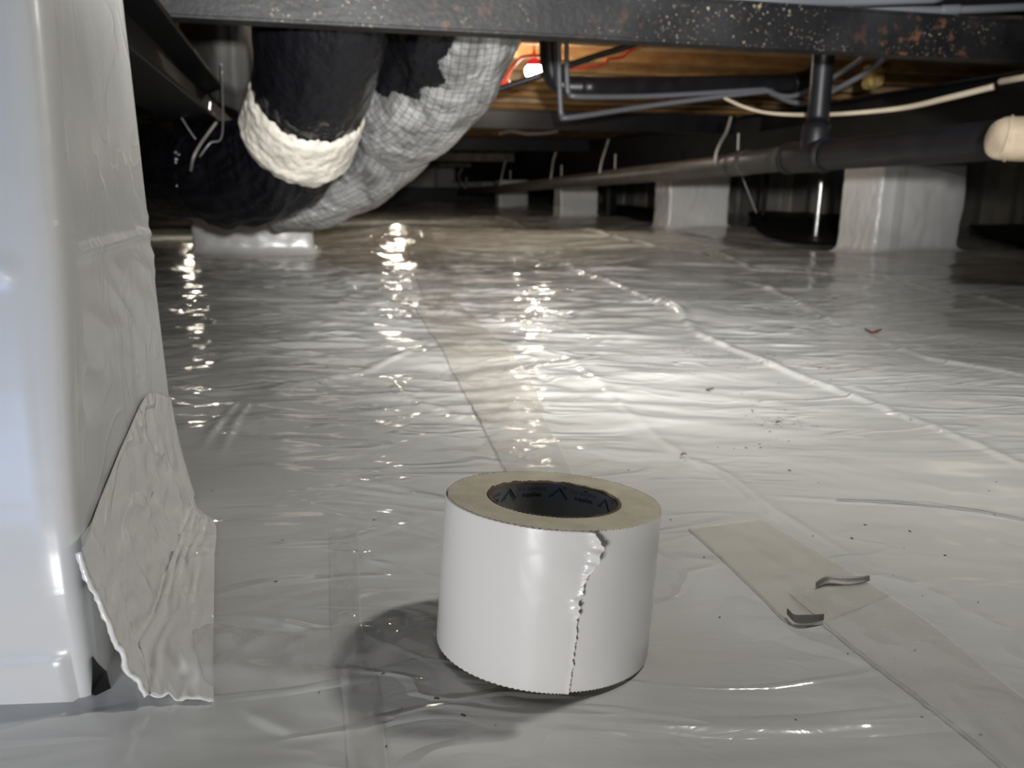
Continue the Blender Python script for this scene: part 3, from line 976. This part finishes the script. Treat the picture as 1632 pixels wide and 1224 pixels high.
# ------------------------------------------------------------------ the roll of tape
def tape_roll():
    R, H_, RI, RC = .0678, .0951, .0400, .0425
    n = Vector((TNX, TNY, math.sqrt(1 - TNX ** 2 - TNY ** 2)))
    q = Vector((0, 0, 1)).rotation_difference(n)
    root = empty('tape_roll', (TC[0], TC[1], fh(*TC) + .001))
    root.rotation_euler = q.to_euler()
    tag(root, 'big roll of white seam tape standing on the sheet, torn outer end facing front', 'tape roll')
    N = 360
    white = simple('white_tape_back', (0.84, 0.825, 0.81), 0.24, 0, bscale=28, bstr=0.10, bdist=0.004)
    inner = simple('pearly_tape_under', (0.70, 0.67, 0.64), 0.22, 0, bscale=22, bstr=0.2, bdist=0.004)
    # wound tape: side + pinked rims
    ang = np.linspace(0, 2 * np.pi, N + 1)
    V = []; prof = [(.0, -.0006), (.0012, 0), (.02, 0), (.05, 0), (.08, 0), (H_ - .001, 0), (H_, -.0005)]
    for (z, dr) in prof:
        for k, a in enumerate(ang):
            zz = z + (.00035 * ((k % 2) * 2 - 1) if z in (0.0, H_) else 0) + (.0004 if z == 0 else 0)
            rr = R + dr + .0002 * math.sin(3 * a) + .0003 * math.sin(a * 2 + z * 40)
            V.append((rr * math.cos(a), rr * math.sin(a), zz))
    link('wound_tape', V, grid_faces(len(prof), N + 1), white, root, local=True)
    # end faces: rings of tape edges
    mt, nt, b = nodes('wound_tape_edges')
    L = nt.links.new
    tc = nt.nodes.new('ShaderNodeTexCoord'); sx = nt.nodes.new('ShaderNodeVectorMath'); sx.operation = 'MULTIPLY'; sx.inputs[1].default_value = (1, 1, 0)
    L(tc.outputs['Object'], sx.inputs[0]); ln = nt.nodes.new('ShaderNodeVectorMath'); ln.operation = 'LENGTH'; L(sx.outputs[0], ln.inputs[0])
    mm = nt.nodes.new('ShaderNodeMath'); mm.operation = 'MULTIPLY'; L(ln.outputs['Value'], mm.inputs[0]); mm.inputs[1].default_value = 5200
    sn = nt.nodes.new('ShaderNodeMath'); sn.operation = 'SINE'; L(mm.outputs[0], sn.inputs[0])
    no = nt.nodes.new('ShaderNodeTexNoise'); no.inputs['Scale'].default_value = 60; no.inputs['Detail'].default_value = 8; L(tc.outputs['Object'], no.inputs['Vector'])
    rp = nt.nodes.new('ShaderNodeValToRGB'); rp.color_ramp.elements[0].position = .3; rp.color_ramp.elements[1].position = .7
    rp.color_ramp.elements[0].color = (.52, .47, .36, 1); rp.color_ramp.elements[1].color = (.68, .62, .48, 1)
    L(no.outputs[0], rp.inputs[0]); L(rp.outputs[0], b.inputs['Base Color']); b.inputs['Roughness'].default_value = .6
    bp = nt.nodes.new('ShaderNodeBump'); bp.inputs['Strength'].default_value = .35; bp.inputs['Distance'].default_value = .0004
    L(sn.outputs[0], bp.inputs['Height']); L(bp.outputs[0], b.inputs['Normal'])
    for top in (1, 0):
        V = []; rs = np.linspace(RC + .0004, R - .0004, 22)
        for r in rs:
            for k, a in enumerate(ang):
                z = .00025 * math.sin(k * math.pi / 2 + r * 3000) - .0006 * math.exp(-(r - RC) / .002)
                V.append((r * math.cos(a), r * math.sin(a), (H_ + z - .0001) if top else -(z) + .0007))
        F = grid_faces(len(rs), N + 1)
        link('end_face', V, F if top else F[:, ::-1], mt, root, local=True)
    # paper core with ragged rim
    card = simple('brown_core_board', (.20, .13, .085), .85, 0, 60, .5)
    liner = simple('grey_core_liner', (.36, .36, .37), .45, 0, 30, .15)
    V = []
    pr = [(RC + .0003, H_ - .004, 0), (RC, H_ - .0002, 1), (RI + .0005, H_ - .0006, 1), (RI + .0002, H_ - .0035, 2)]
    for (r, z, w_) in pr:
        for k, a in enumerate(ang):
            j = .0010 * mn.noise(Vector((math.cos(a) * 6, math.sin(a) * 6, w_))) + .0005 * mn.noise(Vector((math.cos(a) * 40, math.sin(a) * 40, w_)))
            V.append(((r + j * (w_ > 0) * .8) * math.cos(a), (r + j * (w_ > 0) * .8) * math.sin(a), z + j))
    co = link('core', V, grid_faces(4, N + 1), card, root, local=True)
    V = []
    for z in (H_ - .0015, H_ * .6, .001):
        for a in ang: V.append((RI * math.cos(a), RI * math.sin(a), z))
    link('core_liner', V, grid_faces(3, N + 1), liner, co, local=True)
    # printing on the liner, inside at the back
    black = simple('black_print', (.012, .012, .016), .5); blue = simple('blue_print', (.085, .13, .19), .5)

    def wrapflat(name, verts, faces, x0, z0, mat):
        V = []
        for (u, v) in verts:
            a = (x0 + u) / RI; r = RI - .0003
            V.append((r * math.sin(a), r * math.cos(a), z0 + v))
        link(name, V, faces, mat, co, local=True, smooth=False)

    def textprint(txt, size, x0, z0, mat, bold=0.0):
        cu = bpy.data.curves.new('print', 'FONT'); cu.body = txt; cu.size = size; cu.offset = bold
        to = bpy.data.objects.new('print', cu); S.collection.objects.link(to)
        me = to.to_mesh()
        vs = [(v.co.x, v.co.y) for v in me.vertices]; fs = [tuple(p.vertices) for p in me.polygons]
        to.to_mesh_clear(); bpy.data.objects.remove(to); bpy.data.curves.remove(cu)
        wrapflat('printed_word', vs, fs, x0, z0, mat)

    def bar(p, q_, w_, mat, x0, z0):
        p = np.array(p); q_ = np.array(q_); d = (q_ - p) / np.linalg.norm(q_ - p); n_ = np.array([-d[1], d[0]]) * w_ / 2
        vs = []; fs = []
        for k in range(6):
            c_ = p + (q_ - p) * k / 5; vs += [tuple(c_ - n_), tuple(c_ + n_)]
        for k in range(5): fs.append((2 * k, 2 * k + 2, 2 * k + 3, 2 * k + 1))
        wrapflat('printed_peak', vs, fs, x0, z0, mat)
    for rep in (0, -.0375, .0375, -.075):
        x0 = .0065 + rep
        bar((-.0072, -.0075), (.0004, -.001), .0016, blue, x0, H_ - .0035)
        bar((0, -.0008), (.0058, -.0078), .0011, black, x0, H_ - .0035)
        bar((.0005, -.0028), (.0056, -.0098), .0004, blue, x0, H_ - .0035)
        bar((-.0072, -.0075), (-.0050, -.0058), .0009, black, x0, H_ - .0035)
        bar((-.0052, -.0057), (-.0036, -.0066), .0009, black, x0, H_ - .0035)
        textprint('supplies', .0045, x0 - .0265, H_ - .0108, black, .00008)
        textprint('the summit', .0045, x0 - .0300, H_ - .0066, blue)
    # outer end of the tape: torn, lifting at the top
    # angle measured from the camera-facing side; torn edge runs down the front
    fa = -math.pi / 2
    tz = [0, .018, .034, .047, .052, .058, .066, .072, .080, .088, H_]
    td = [9.5, 10.5, 11.0, 10.8, 10.5, 11.5, 12.5, 14.5, 17.5, 18.5, 15.5]
    nz, na = 110, 90; V = []
    for i in range(nz):
        z = H_ * i / (nz - 1)
        e = math.radians(np.interp(z, tz, td)) + math.radians(1.6) * mn.noise(Vector((0, 0, z * 260))) + math.radians(.9) * mn.noise(Vector((0, 3, z * 1400)))
        for j in range(na):
            u = (j / (na - 1)); a = e - (1 - u) ** 1.5 * math.radians(150)
            lift = .0006 * min(1, (u) * 6) + .0052 * sm(z, .040, .062) * sm(u, .86, 1.0) ** 1.5 * (.6 + .4 * math.sin(z * 170)) + .0006 * sm(u, .93, 1.0)
            lift += .0007 * abs(mn.noise(Vector((a * 5, z * 50, 3)))) * sm(z, .03, .06) * sm(u, .45, .7)
            zz = z + (.00035 * ((j % 2) * 2 - 1) if i in (0, nz - 1) else 0) + (.0005 if i == 0 else 0)
            r = R + .0004 + lift
            V.append((r * math.cos(fa + a), r * math.sin(fa + a), zz))
    o = link('torn_end', V, grid_faces(nz, na), white, root, local=True)
    so = o.modifiers.new('thick', 'SOLIDIFY'); so.thickness = .0004; so.offset = 1
    return root


tape_roll()


# ------------------------------------------------------------------ ducts
def film_disp(seed, k1=.010, k2=.006, k3=.0):
    def f(a, L, u):
        p = Vector((math.cos(a) * 2.2 + seed, math.sin(a) * 2.2, L * 7)); q = Vector((math.cos(a) * 6, math.sin(a) * 6 + seed, L * 9 + a * 2))
        g = Vector((math.cos(a) * 11 + L * 3, math.sin(a) * 11 + seed, L * 4 + math.sin(a) * 2))
        return k1 * mn.noise(p) + k2 * (abs(mn.noise(q)) - .2) + k2 * .5 * mn.noise(q * 2.1) + k3 * (abs(mn.noise(g)) - .2)
    return f


def duct_path(pts):   # (px, py, Y, width px)
    P, R = [], []
    for (px, py, Yd, wpx) in pts:
        P.append(at(px, py, Yd)); R.append(wpx / 2 * Yd / FOC)
    return P, R


bd = tag(empty('black_duct', at(440, 345, 2.3)), 'large black plastic wrapped duct with a pale sealed joint, bending left', 'duct')
P, R = duct_path([(517, -28, 1.89, 201), (514, 30, 1.94, 196), (503, 110, 2.04, 178), (489, 175, 2.14, 160), (478, 215, 2.2, 155)])
V, F, U = tube(P, R, 110, 130, disp=film_disp(1, .005, .004, .005))
link('upper_sleeve', V, F, M['blackfilm'], bd)
P2, R2 = duct_path([(482, 195, 2.17, 150), (466, 228, 2.24, 158), (442, 258, 2.30, 158), (405, 274, 2.34, 152), (362, 280, 2.38, 148), (332, 278, 2.4, 140)])
V, F, U = tube(P2, R2, 120, 140, disp=film_disp(5, .014, .014, .014))
link('elbow_sleeve', V, F, M['blackfilm'], bd)
P3, R3 = duct_path([(345, 275, 2.42, 146), (290, 270, 2.5, 146), (235, 266, 2.6, 145), (150, 262, 2.75, 145), (60, 258, 2.9, 145)])
V, F, U = tube(P3, R3, 100, 90, disp=film_disp(9, .006, .006, .009))
link('left_sleeve', V, F, M['blackfilm'], bd)
# mastic collar round the joint
P4, R4 = duct_path([(494, 152, 2.09, 163), (488, 178, 2.14, 165), (480, 203, 2.19, 166), (471, 226, 2.23, 166)])


def collar():
    V0, F0, U0 = tube(P4, R4, 140, 40, disp=lambda a, L, u: .006 + .004 * mn.noise(Vector((math.cos(a) * 9, math.sin(a) * 9, L * 40))) - .012 * max(0, abs(u - .5) * 2 - .75) / .25, caps=False)
    nc = 141; V0 = np.array(V0)
    # ragged rims: slide end rings along the tube
    T = np.array(P4[-1]) - np.array(P4[0]); T /= np.linalg.norm(T)
    for j in range(nc):
        for (row, sg) in ((0, 1), (1, .6), (39, 1), (38, .6)):
            V0[row * nc + j] += T * sg * .016 * mn.noise(Vector((math.cos(j / 140 * 6.283) * 5, math.sin(j / 140 * 6.283) * 5, row * .1)))
    return V0, F0


V, F = collar()
link('mastic_collar', V, F, M['mastic'], bd)

sd = tag(empty('silver_duct', at(600, 320, 2.7)), 'silver foil wrapped duct with black torn film, behind the black duct', 'duct')
P, R = duct_path([(752, -60, 2.02, 190), (738, 0, 2.12, 188), (722, 60, 2.24, 182), (698, 115, 2.36, 176), (664, 160, 2.46, 168), (640, 190, 2.54, 150), (622, 210, 2.62, 120)])
fP, fR = P, R
V, F, U = tube(P, R, 130, 150, disp=film_disp(21, .012, .004))
link('upper_jacket', V, F, M['foil'], sd, uv=U)
P2, R2 = duct_path([(636, 205, 2.62, 128), (612, 235, 2.72, 128), (584, 262, 2.80, 120), (550, 285, 2.86, 112), (505, 305, 2.9, 108), (440, 315, 2.95, 105)])
V, F, U = tube(P2, R2, 110, 110, disp=film_disp(25, .012, .006))
link('lower_jacket', V, F, M['foil'], sd, uv=U)
# black film torn over the upper left of the foil
V, F, U = tube(fP, fR, 90, 110, disp=lambda a, L, u: .010 + film_disp(21, .012, .004)(a, L, u) + .006 * mn.noise(Vector((a * 3, L * 22, 4))),
               t0=0.0, t1=.90, a0=2.5, a1=-.5)
V = np.array(V); nc = 91; nrw = len(V) // nc
PP = spline(np.column_stack([fP, fR]), 110)
keep = []
for (i, f) in enumerate(F):
    r_, c_ = divmod(i, 90)
    u = r_ / nrw; lim = 70 + 18 * math.sin(u * 5.2 + .4) * 1.0 + 14 * mn.noise(Vector((u * 7, 3, 0))) + 1.5 * mn.noise(Vector((u * 30, 9, 0)))
    if c_ < lim: keep.append(f)
bw = link('black_wrap', V, keep, M['blackfilm'], sd)

# ------------------------------------------------------------------ drain pipe under the main beam
DA = 1.446


def drain_pt(px, py):
    Yd = DA / ((px - 816) / FOC / ray(px, py)[1] + .19)
    return at(px, py, Yd)


dp = tag(empty('drain_pipe', drain_pt(1290, 250)), 'long black drain pipe with a tee hanging along the right side', 'pipe')
c0 = [drain_pt(*q) for q in [(1760, 202), (1580, 224), (1440, 237), (1315, 248)]]
V, F, _ = tube(c0, .0445, 32, 30); link('pipe_run', V, F, M['blackpipe'], dp)
c1 = [drain_pt(*q) for q in [(1268, 251), (1180, 261), (1090, 271), (906, 289.5), (796, 301), (735, 305)]]
V, F, _ = tube(c1, .042, 32, 60); link('pipe_run', V, F, M['darkpipe'], dp)
c2 = [drain_pt(*q) for q in [(1320, 247), (1260, 252)]]
V, F, _ = tube(c2, .050, 32, 8); link('tee_fitting', V, F, M['blackpipe'], dp)
for q in [(1318, 247.3), (1264, 251.7)]:
    a = np.array(drain_pt(*q)); d = np.array(drain_pt(q[0] - 6, q[1] + .5)) - a
    V, F, _ = tube([a, a + d * .9], .053, 32, 4); link('collar_ring', V, F, M['blackpipe'], dp)
tp = np.array(drain_pt(1297, 249.5))
V, F, _ = tube([tp, tp + np.array([.005, .01, .09]), tp + np.array([.01, .02, .11]), tp + np.array([.012, .03, .34])], [.046, .044, .034, .034], 28, 20); link('riser', V, F, M['blackpipe'], dp)
V, F, _ = tube([drain_pt(1192, 259), drain_pt(1170, 262)], .0455, 28, 4); link('coupling', V, F, M['darkpipe'], dp)

# overhead black waste pipe with elbow
wp_ = tag(empty('waste_pipe', at(1080, 138, 3.7)), 'black waste pipe dropping beside the bulb then running right', 'pipe')
Yw = 3.45
V, F, _ = tube([at(876, 40, Yw), at(876, 70, Yw), at(877, 95, Yw), at(883, 122, Yw), at(900, 137, Yw), at(930, 139, Yw)], .044, 28, 40); link('elbow', V, F, M['blackpipe'], wp_)
V, F, _ = tube([at(925, 139, Yw), at(1040, 138, Yw + .12), at(1275, 133, Yw + .35)], .042, 28, 20); link('pipe_run', V, F, M['blackpipe'], wp_)
V, F, _ = tube([at(1262, 134, 3.78), at(1290, 126, 3.8), at(1308, 106, 3.8), at(1312, 60, 3.8)], .046, 24, 24); link('elbow', V, F, M['blackpipe'], wp_)

# hangers
hang = [((1165, 186), (1158, 210), (1146, 232), (1140, 256), (1149, 280), 'nearest pale hanger strap looped under the drain pipe'),
        ((970, 222), (965, 238), (959, 258), (956, 276), (958, 292), 'second hanger strap along the drain pipe'),
        ((886, 243), (882, 256), (880, 270), (878, 286), (880, 300), 'third hanger strap along the drain pipe'),
        ((806, 255), (803, 266), (800, 280), (797, 297), (799, 306), 'fourth hanger strap along the drain pipe'),
        ((737, 268), (731, 280), (735, 292), (742, 300), (744, 310), 'farthest hanger strap at the end of the drain pipe')]
for (a, b, c_, d, e, lb) in hang:
    dpt = np.array(drain_pt((d[0] + e[0]) / 2 + 2, (c_[1] + e[1]) / 2 + 8)); Yd = dpt[1]
    rr = .052
    o = tag(empty('pipe_hanger', at(*e, Yd)), lb, 'strap', 'straps holding up the drain pipe')
    k = max(1.0, Yd / 4.2)
    cable('strap', [at(*a, Yd + .03), at(*b, Yd), at(*c_, Yd - rr), at(*d, Yd - rr - .01), at(*e, Yd - rr * .4)], .0065 * k ** .5, M['strap'], o)
    cable('strap_tail', [at(a[0] + 9 / k + 3, a[1] + 20 / k + 6, Yd + .05), at(a[0] + 8 / k + 3, a[1] + 48 / k + 6, Yd + .05)], .005 * k ** .5, M['strap'], o)

# posts and rods near the right piers
rod = tag(empty('galvanised_rod', at(1300, 372, 3.2)), 'shiny galvanised rod standing under the drain pipe tee', 'rod')
rb = onz(1299, 384); V, F, _ = tube([(rb[0], rb[1], -.01), (rb[0] + .004, rb[1], .33)], .0125, 16, 20, disp=lambda a, L, u: .0006 * math.sin(L * 700)); link('shaft', V, F, M['galv'], rod)
V, F, _ = tube([(rb[0], rb[1], .0), (rb[0], rb[1], .03)], .03, 16, 6); link('foot', V, F, M['blackpipe'], rod)
js = onz(1214, 364)
jk = tag(empty('jack_stand', js), 'thin black jack stand between the two nearest right piers', 'stand')
V, F, _ = tube([(js[0], js[1], .01), (js[0] + .005, js[1], .385)], .016, 14, 8); link('post', V, F, M['steel'], jk)
for a in (0.3, 2.4, 4.5):
    cable('leg', [(js[0], js[1], .10), (js[0] + .11 * math.cos(a), js[1] + .11 * math.sin(a), .012)], .009, M['steel'], jk)
tag(cable('loose_wire', [at(1178, 268, 4.0), at(1190, 300, 4.0), at(1206, 340, 4.0)], .0035, M['wire']), 'thin loose wire hanging behind the drain pipe toward the jack stand', 'wire')

# tan wrapped pipe end at the right edge
tn = tag(empty('tan_wrapped_pipe', at(1610, 250, 1.6)), 'tan paper wrapped pipe end poking in at the right edge', 'pipe')
Pq = [at(1588, 220, 1.62), at(1590, 220, 1.62), at(1640, 222, 1.6), at(1790, 226, 1.55)]
V, F, _ = tube([at(1583, 219, 1.62), at(1585, 219, 1.62), at(1592, 220, 1.62), at(1606, 221, 1.615), at(1640, 222, 1.6), at(1790, 226, 1.55)], [.006, .030, .040, .0425, .043, .044], 36, 60)
link('paper_jacket', V, F, M['tan'], tn)
V, F, _ = tube([at(1605, 221, 1.615), at(1609, 221, 1.613)], .0455, 36, 4); link('seam_band', V, F, M['tan'], tn)

# ------------------------------------------------------------------ water tubes, cables
Yt = 3.3
tag(cable('water_tube', [at(891, 40, Yt), at(891, 110, Yt), at(893, 165, Yt), at(896, 184, Yt), at(910, 187, Yt), at(1040, 168, Yt + .15), at(1215, 146, Yt + .2), at(1229, 149, Yt + .2),
                       at(1265, 163, Yt + .1), at(1294, 160, Yt + .05), at(1348, 134, Yt - .1), at(1395, 105, Yt - .2), at(1430, 70, Yt - .3)], .0105, M['pex'], nr=160, n=12),
    'lowest grey water tube dropping by the bulb and sweeping right', 'tube', 'grey water tubes')
tag(cable('water_tube', [at(903, 40, Yt), at(903, 100, Yt), at(904, 135, Yt), at(907, 149, Yt), at(925, 154, Yt), at(1040, 153, Yt + .15), at(1200, 144, Yt + .2), at(1221, 144, Yt + .2), at(1245, 153, Yt + .15),
                       at(1272, 151, Yt + .1), at(1316, 130, Yt), at(1366, 98, Yt - .2), at(1395, 70, Yt - .3)], .0105, M['pex'], nr=160, n=12),
    'upper grey water tube running just above the lowest one', 'tube', 'grey water tubes')
tag(cable('water_tube', [at(883, 40, Yt + .05), at(884, 90, Yt + .05), at(886, 140, Yt + .08)], .009, M['blackpipe'], n=10), 'short dark tube hugging the black waste pipe drop', 'tube', 'grey water tubes')
tag(cable('cream_cable', [at(1154, 156, 3.0), at(1185, 170, 2.95), at(1221, 179.5, 2.9), at(1276, 183, 2.8), at(1348, 181, 2.65), at(1439, 172, 2.5), at(1511, 156, 2.35), at(1584, 138, 2.25)], [.006, .006, .006, .007, .007, .008, .009, .009], M['cream'], nr=80),
    'cream cable sagging in front of the dark main beam at right', 'cable')
tag(cable('cream_cable', [at(1594, 130, 2.2), at(1632, 123, 2.1), at(1720, 106, 2.0)], .0085, M['cream']), 'short cream cable piece at the right edge under the near beam', 'cable')
tag(cable('black_cable', [at(690, 175, 3.75), at(761, 153, 3.75), at(850, 124, 3.72), at(930, 96, 3.7), at(1003, 73, 3.65), at(1060, 50, 3.6)], .0145, M['blackpipe'], n=12), 'thick straight black cable crossing in front of the lit bulb', 'cable')
ec = tag(empty('extension_cord', at(800, 132, 3.9)), 'orange extension cord draped from the bulb across the joists', 'cord')
cable('cord_run', [at(*q, 3.88) for q in [(880, 87), (861, 88.6), (839, 89.5), (828, 94), (813, 112), (804, 131), (793, 135), (788, 142), (784, 151), (784, 159), (777, 167), (769, 168), (755, 172)]], .0085, M['orange'], ec, nr=120)
cable('cord_run', [at(*q, 3.95) for q in [(880, 100), (900, 108), (916, 109), (933, 107), (962, 102), (970, 94), (992, 91), (1003, 81), (1027, 73), (1060, 60)]], .0075, M['orange'], ec, nr=110)
cable('knot', [at(*q, 3.86) for q in [(798, 134), (805, 137), (811, 133), (806, 127), (800, 131)]], .008, M['orange'], ec, nr=40)


def bulb(px, py, Yb, label, sc_=1.0):
    c_ = Vector(at(px, py, Yb)); b = tag(empty('string_light', c_), label, 'lamp', 'red capped work light bulbs')
    prof = [(0, -.036), (.020, -.032), (.036, -.020), (.044, -.002), (.042, .014), (.032, .026)]
    def lathe(pr, nm, mat, n=20):
        V = []
        for (r, z) in pr:
            for a in range(n + 1): V.append((c_.x + r * sc_ * math.cos(a / n * 6.2832), c_.y + r * sc_ * math.sin(a / n * 6.2832), c_.z + z * sc_))
        return link(nm, V, grid_faces(len(pr), n + 1), mat, b)
    lathe(prof, 'glass_bulb', M['bulb'])
    lathe([(.036, .024), (.034, .040), (.027, .052), (.020, .058), (.0, .060)], 'socket', M['redcap'])
    lathe([(.0, .059), (.010, .060), (.009, .09), (0, .095)], 'hook', M['redcap'])
    top = 1.028 if c_.x > -.3 else .745
    cable('hanging_cord', [(c_.x, c_.y, c_.z + .09 * sc_), (c_.x + .002, c_.y + .003, top)], .004, M['orange'], b)
    return b


bulb(851, 114, 4.0, 'lit white bulb in a red socket hanging by the black pipe')
bulb(622, 246, 6.6, 'lit bulb hidden behind the lower silver duct')
bulb(296, 292, 4.4, 'lit bulb hidden behind the black duct elbow', .6)

# ------------------------------------------------------------------ odds and ends overhead
def lump(name, px, py, Yd, w_, h_, d_, mat, label, cat, seed, rough=.25):
    c_ = at(px, py, Yd); V = []; n1, n2 = 18, 24
    for i in range(n1):
        ph = math.pi * i / (n1 - 1) - math.pi / 2
        for j in range(n2 + 1):
            th = 2 * math.pi * (j % n2) / n2
            sp = lambda v, e: math.copysign(abs(v) ** e, v)
            x, y, z = sp(math.cos(ph), .4) * sp(math.cos(th), .4), sp(math.cos(ph), .4) * sp(math.sin(th), .4), sp(math.sin(ph), .4)
            k = 1 + rough * mn.noise(Vector((x * 1.6 + seed, y * 1.6, z * 1.6)))
            V.append((c_[0] + x * w_ * k, c_[1] + y * d_ * k, c_[2] + z * h_ * k))
    o = link(name, V, grid_faces(n1, n2 + 1)[:, [0, 1, 2, 3]], mat)
    return tag(o, label, cat)


# sagging grey belly sheet behind the left beam
def sag():
    V = []; nx_, nz_ = 60, 40
    for i in range(nx_):
        u = i / (nx_ - 1); px = 285 + 150 * u
        bot = np.interp(px, [285, 300, 315, 345, 380, 410, 435], [60, 95, 130, 165, 180, 172, 150])
        for j in range(nz_):
            v = j / (nz_ - 1); py = -10 + (bot + 10) * v
            Yk = 2.75 - .35 * math.sin(math.pi * u) * (1 - .5 * v * v) + .5 * max(0, v - .8) + .03 * mn.noise(Vector((u * 7, v * 2, 1)))
            V.append(at(px, py, Yk))
    o = link('belly_sheet', V, grid_faces(nx_, nz_), M['greybag'])
    so = o.modifiers.new('thick', 'SOLIDIFY'); so.thickness = .01
    tag(o, 'sagging dark grey belly sheet left of the black duct top', 'sheet')


sag()
lump('insulation_tuft', 404, 68, 2.9, .028, .045, .05, M['insul'], 'yellow insulation tuft left of the black duct top', 'insulation', 3)
lump('insulation_tuft', 630, 64, 3.3, .05, .045, .05, M['insul'], 'yellow insulation scrap between the two ducts', 'insulation', 5)
lump('insulation_tuft', 1392, 122, 3.9, .035, .05, .05, M['insul'], 'yellow insulation tuft where the grey tubes go up', 'insulation', 8)
lump('insulation_tuft', 222, 134, 2.6, .06, .014, .05, M['insul'], 'flat yellow insulation shred beside the near pier top', 'insulation', 11)
m = MB(); A = [(212, 152, 3.2), (275, 158, 3.2), (275, 190, 3.2), (212, 190, 3.2)]
q = [np.array(at(*a)) for a in A]; bk = np.array([0, .05, 0])
m.hexa([q[3], q[2], q[2] + bk, q[3] + bk, q[0], q[1], q[1] + bk, q[0] + bk]); tag(m.build('wood_block', M['steel_brown'], bev=.004), 'dark brown block under the left main beam', 'block')
tag(cable('hanging_wire', [at(240, 136, 2.2), at(265, 145, 2.2), at(282, 175, 2.2), at(300, 205, 2.2), at(312, 222, 2.2)], .0022, M['wire']), 'thin wire hanging diagonally left of the black duct', 'wire')
tag(cable('hanging_wire', [at(353, 100, 2.3), at(354, 130, 2.3), at(354, 215, 2.15), at(335, 228, 2.1), at(318, 250, 2.1)], .0025, M['wire']), 'thin wire dropping from the grey sheet to the elbow', 'wire')
tag(cable('tie_rope', [at(345, 195, 2.15), at(330, 215, 2.12), at(318, 232, 2.08), at(308, 252, 2.06), at(304, 272, 2.1)], .004, M['strap']), 'grey tie running down over the black duct elbow', 'rope')
br_ = tag(empty('wire_bracket', at(330, 175, 2.6)), 'small shiny wire bracket in the dark left of the pale joint', 'bracket')
cable('loop', [at(*p, 2.6) for p in [(312, 152), (318, 160), (322, 182), (335, 184), (341, 180)]], .004, M['galv'], br_)
cable('loop', [at(*p, 2.6) for p in [(335, 162), (334, 175), (335, 184)]], .004, M['galv'], br_)
lump('pale_scrap', 327, 194, 2.62, .013, .008, .01, M['galv'], 'small pale metal scrap under the wire bracket', 'scrap', 2)

# grey conduits above the right end of the near beam
tag(cable('grey_conduit', [at(1040, -8, 2.05), at(1200, 0, 2.1), at(1345, 2, 2.3), at(1500, -2, 2.4)], .013, M['greyplastic']), 'grey conduit lying above the near beam toward the middle', 'conduit')
gc = tag(empty('grey_conduit', at(1500, 15, 2.5)), 'grey conduit with a coupling above the near beam at right', 'conduit')
cable('tube_run', [at(1345, 12, 2.5), at(1500, 16, 2.5), at(1700, 8, 2.5)], .012, M['greyplastic'], gc)
cable('coupling', [at(1500, 16, 2.5), at(1528, 15, 2.5)], .015, M['greyplastic'], gc)
m = MB(); m.hbox(1.5, 2.4, 2.28, 2.33, .78, .85); tag(m.build('wood_plank', M['steel_brown']), 'brown plank above the near beam at the upper right', 'plank')
# white cable lying in the strip of light behind the second beam
tag(cable('white_cable', [at(795, 213, 6.2), at(815, 209, 6.2), at(840, 213, 6.2), at(870, 212, 6.2), at(890, 209, 6.2)], .011, M['pex_light']), 'pale cable in the lit wood strip behind the second beam', 'cable')
# thin pale strip far away beside the silver duct
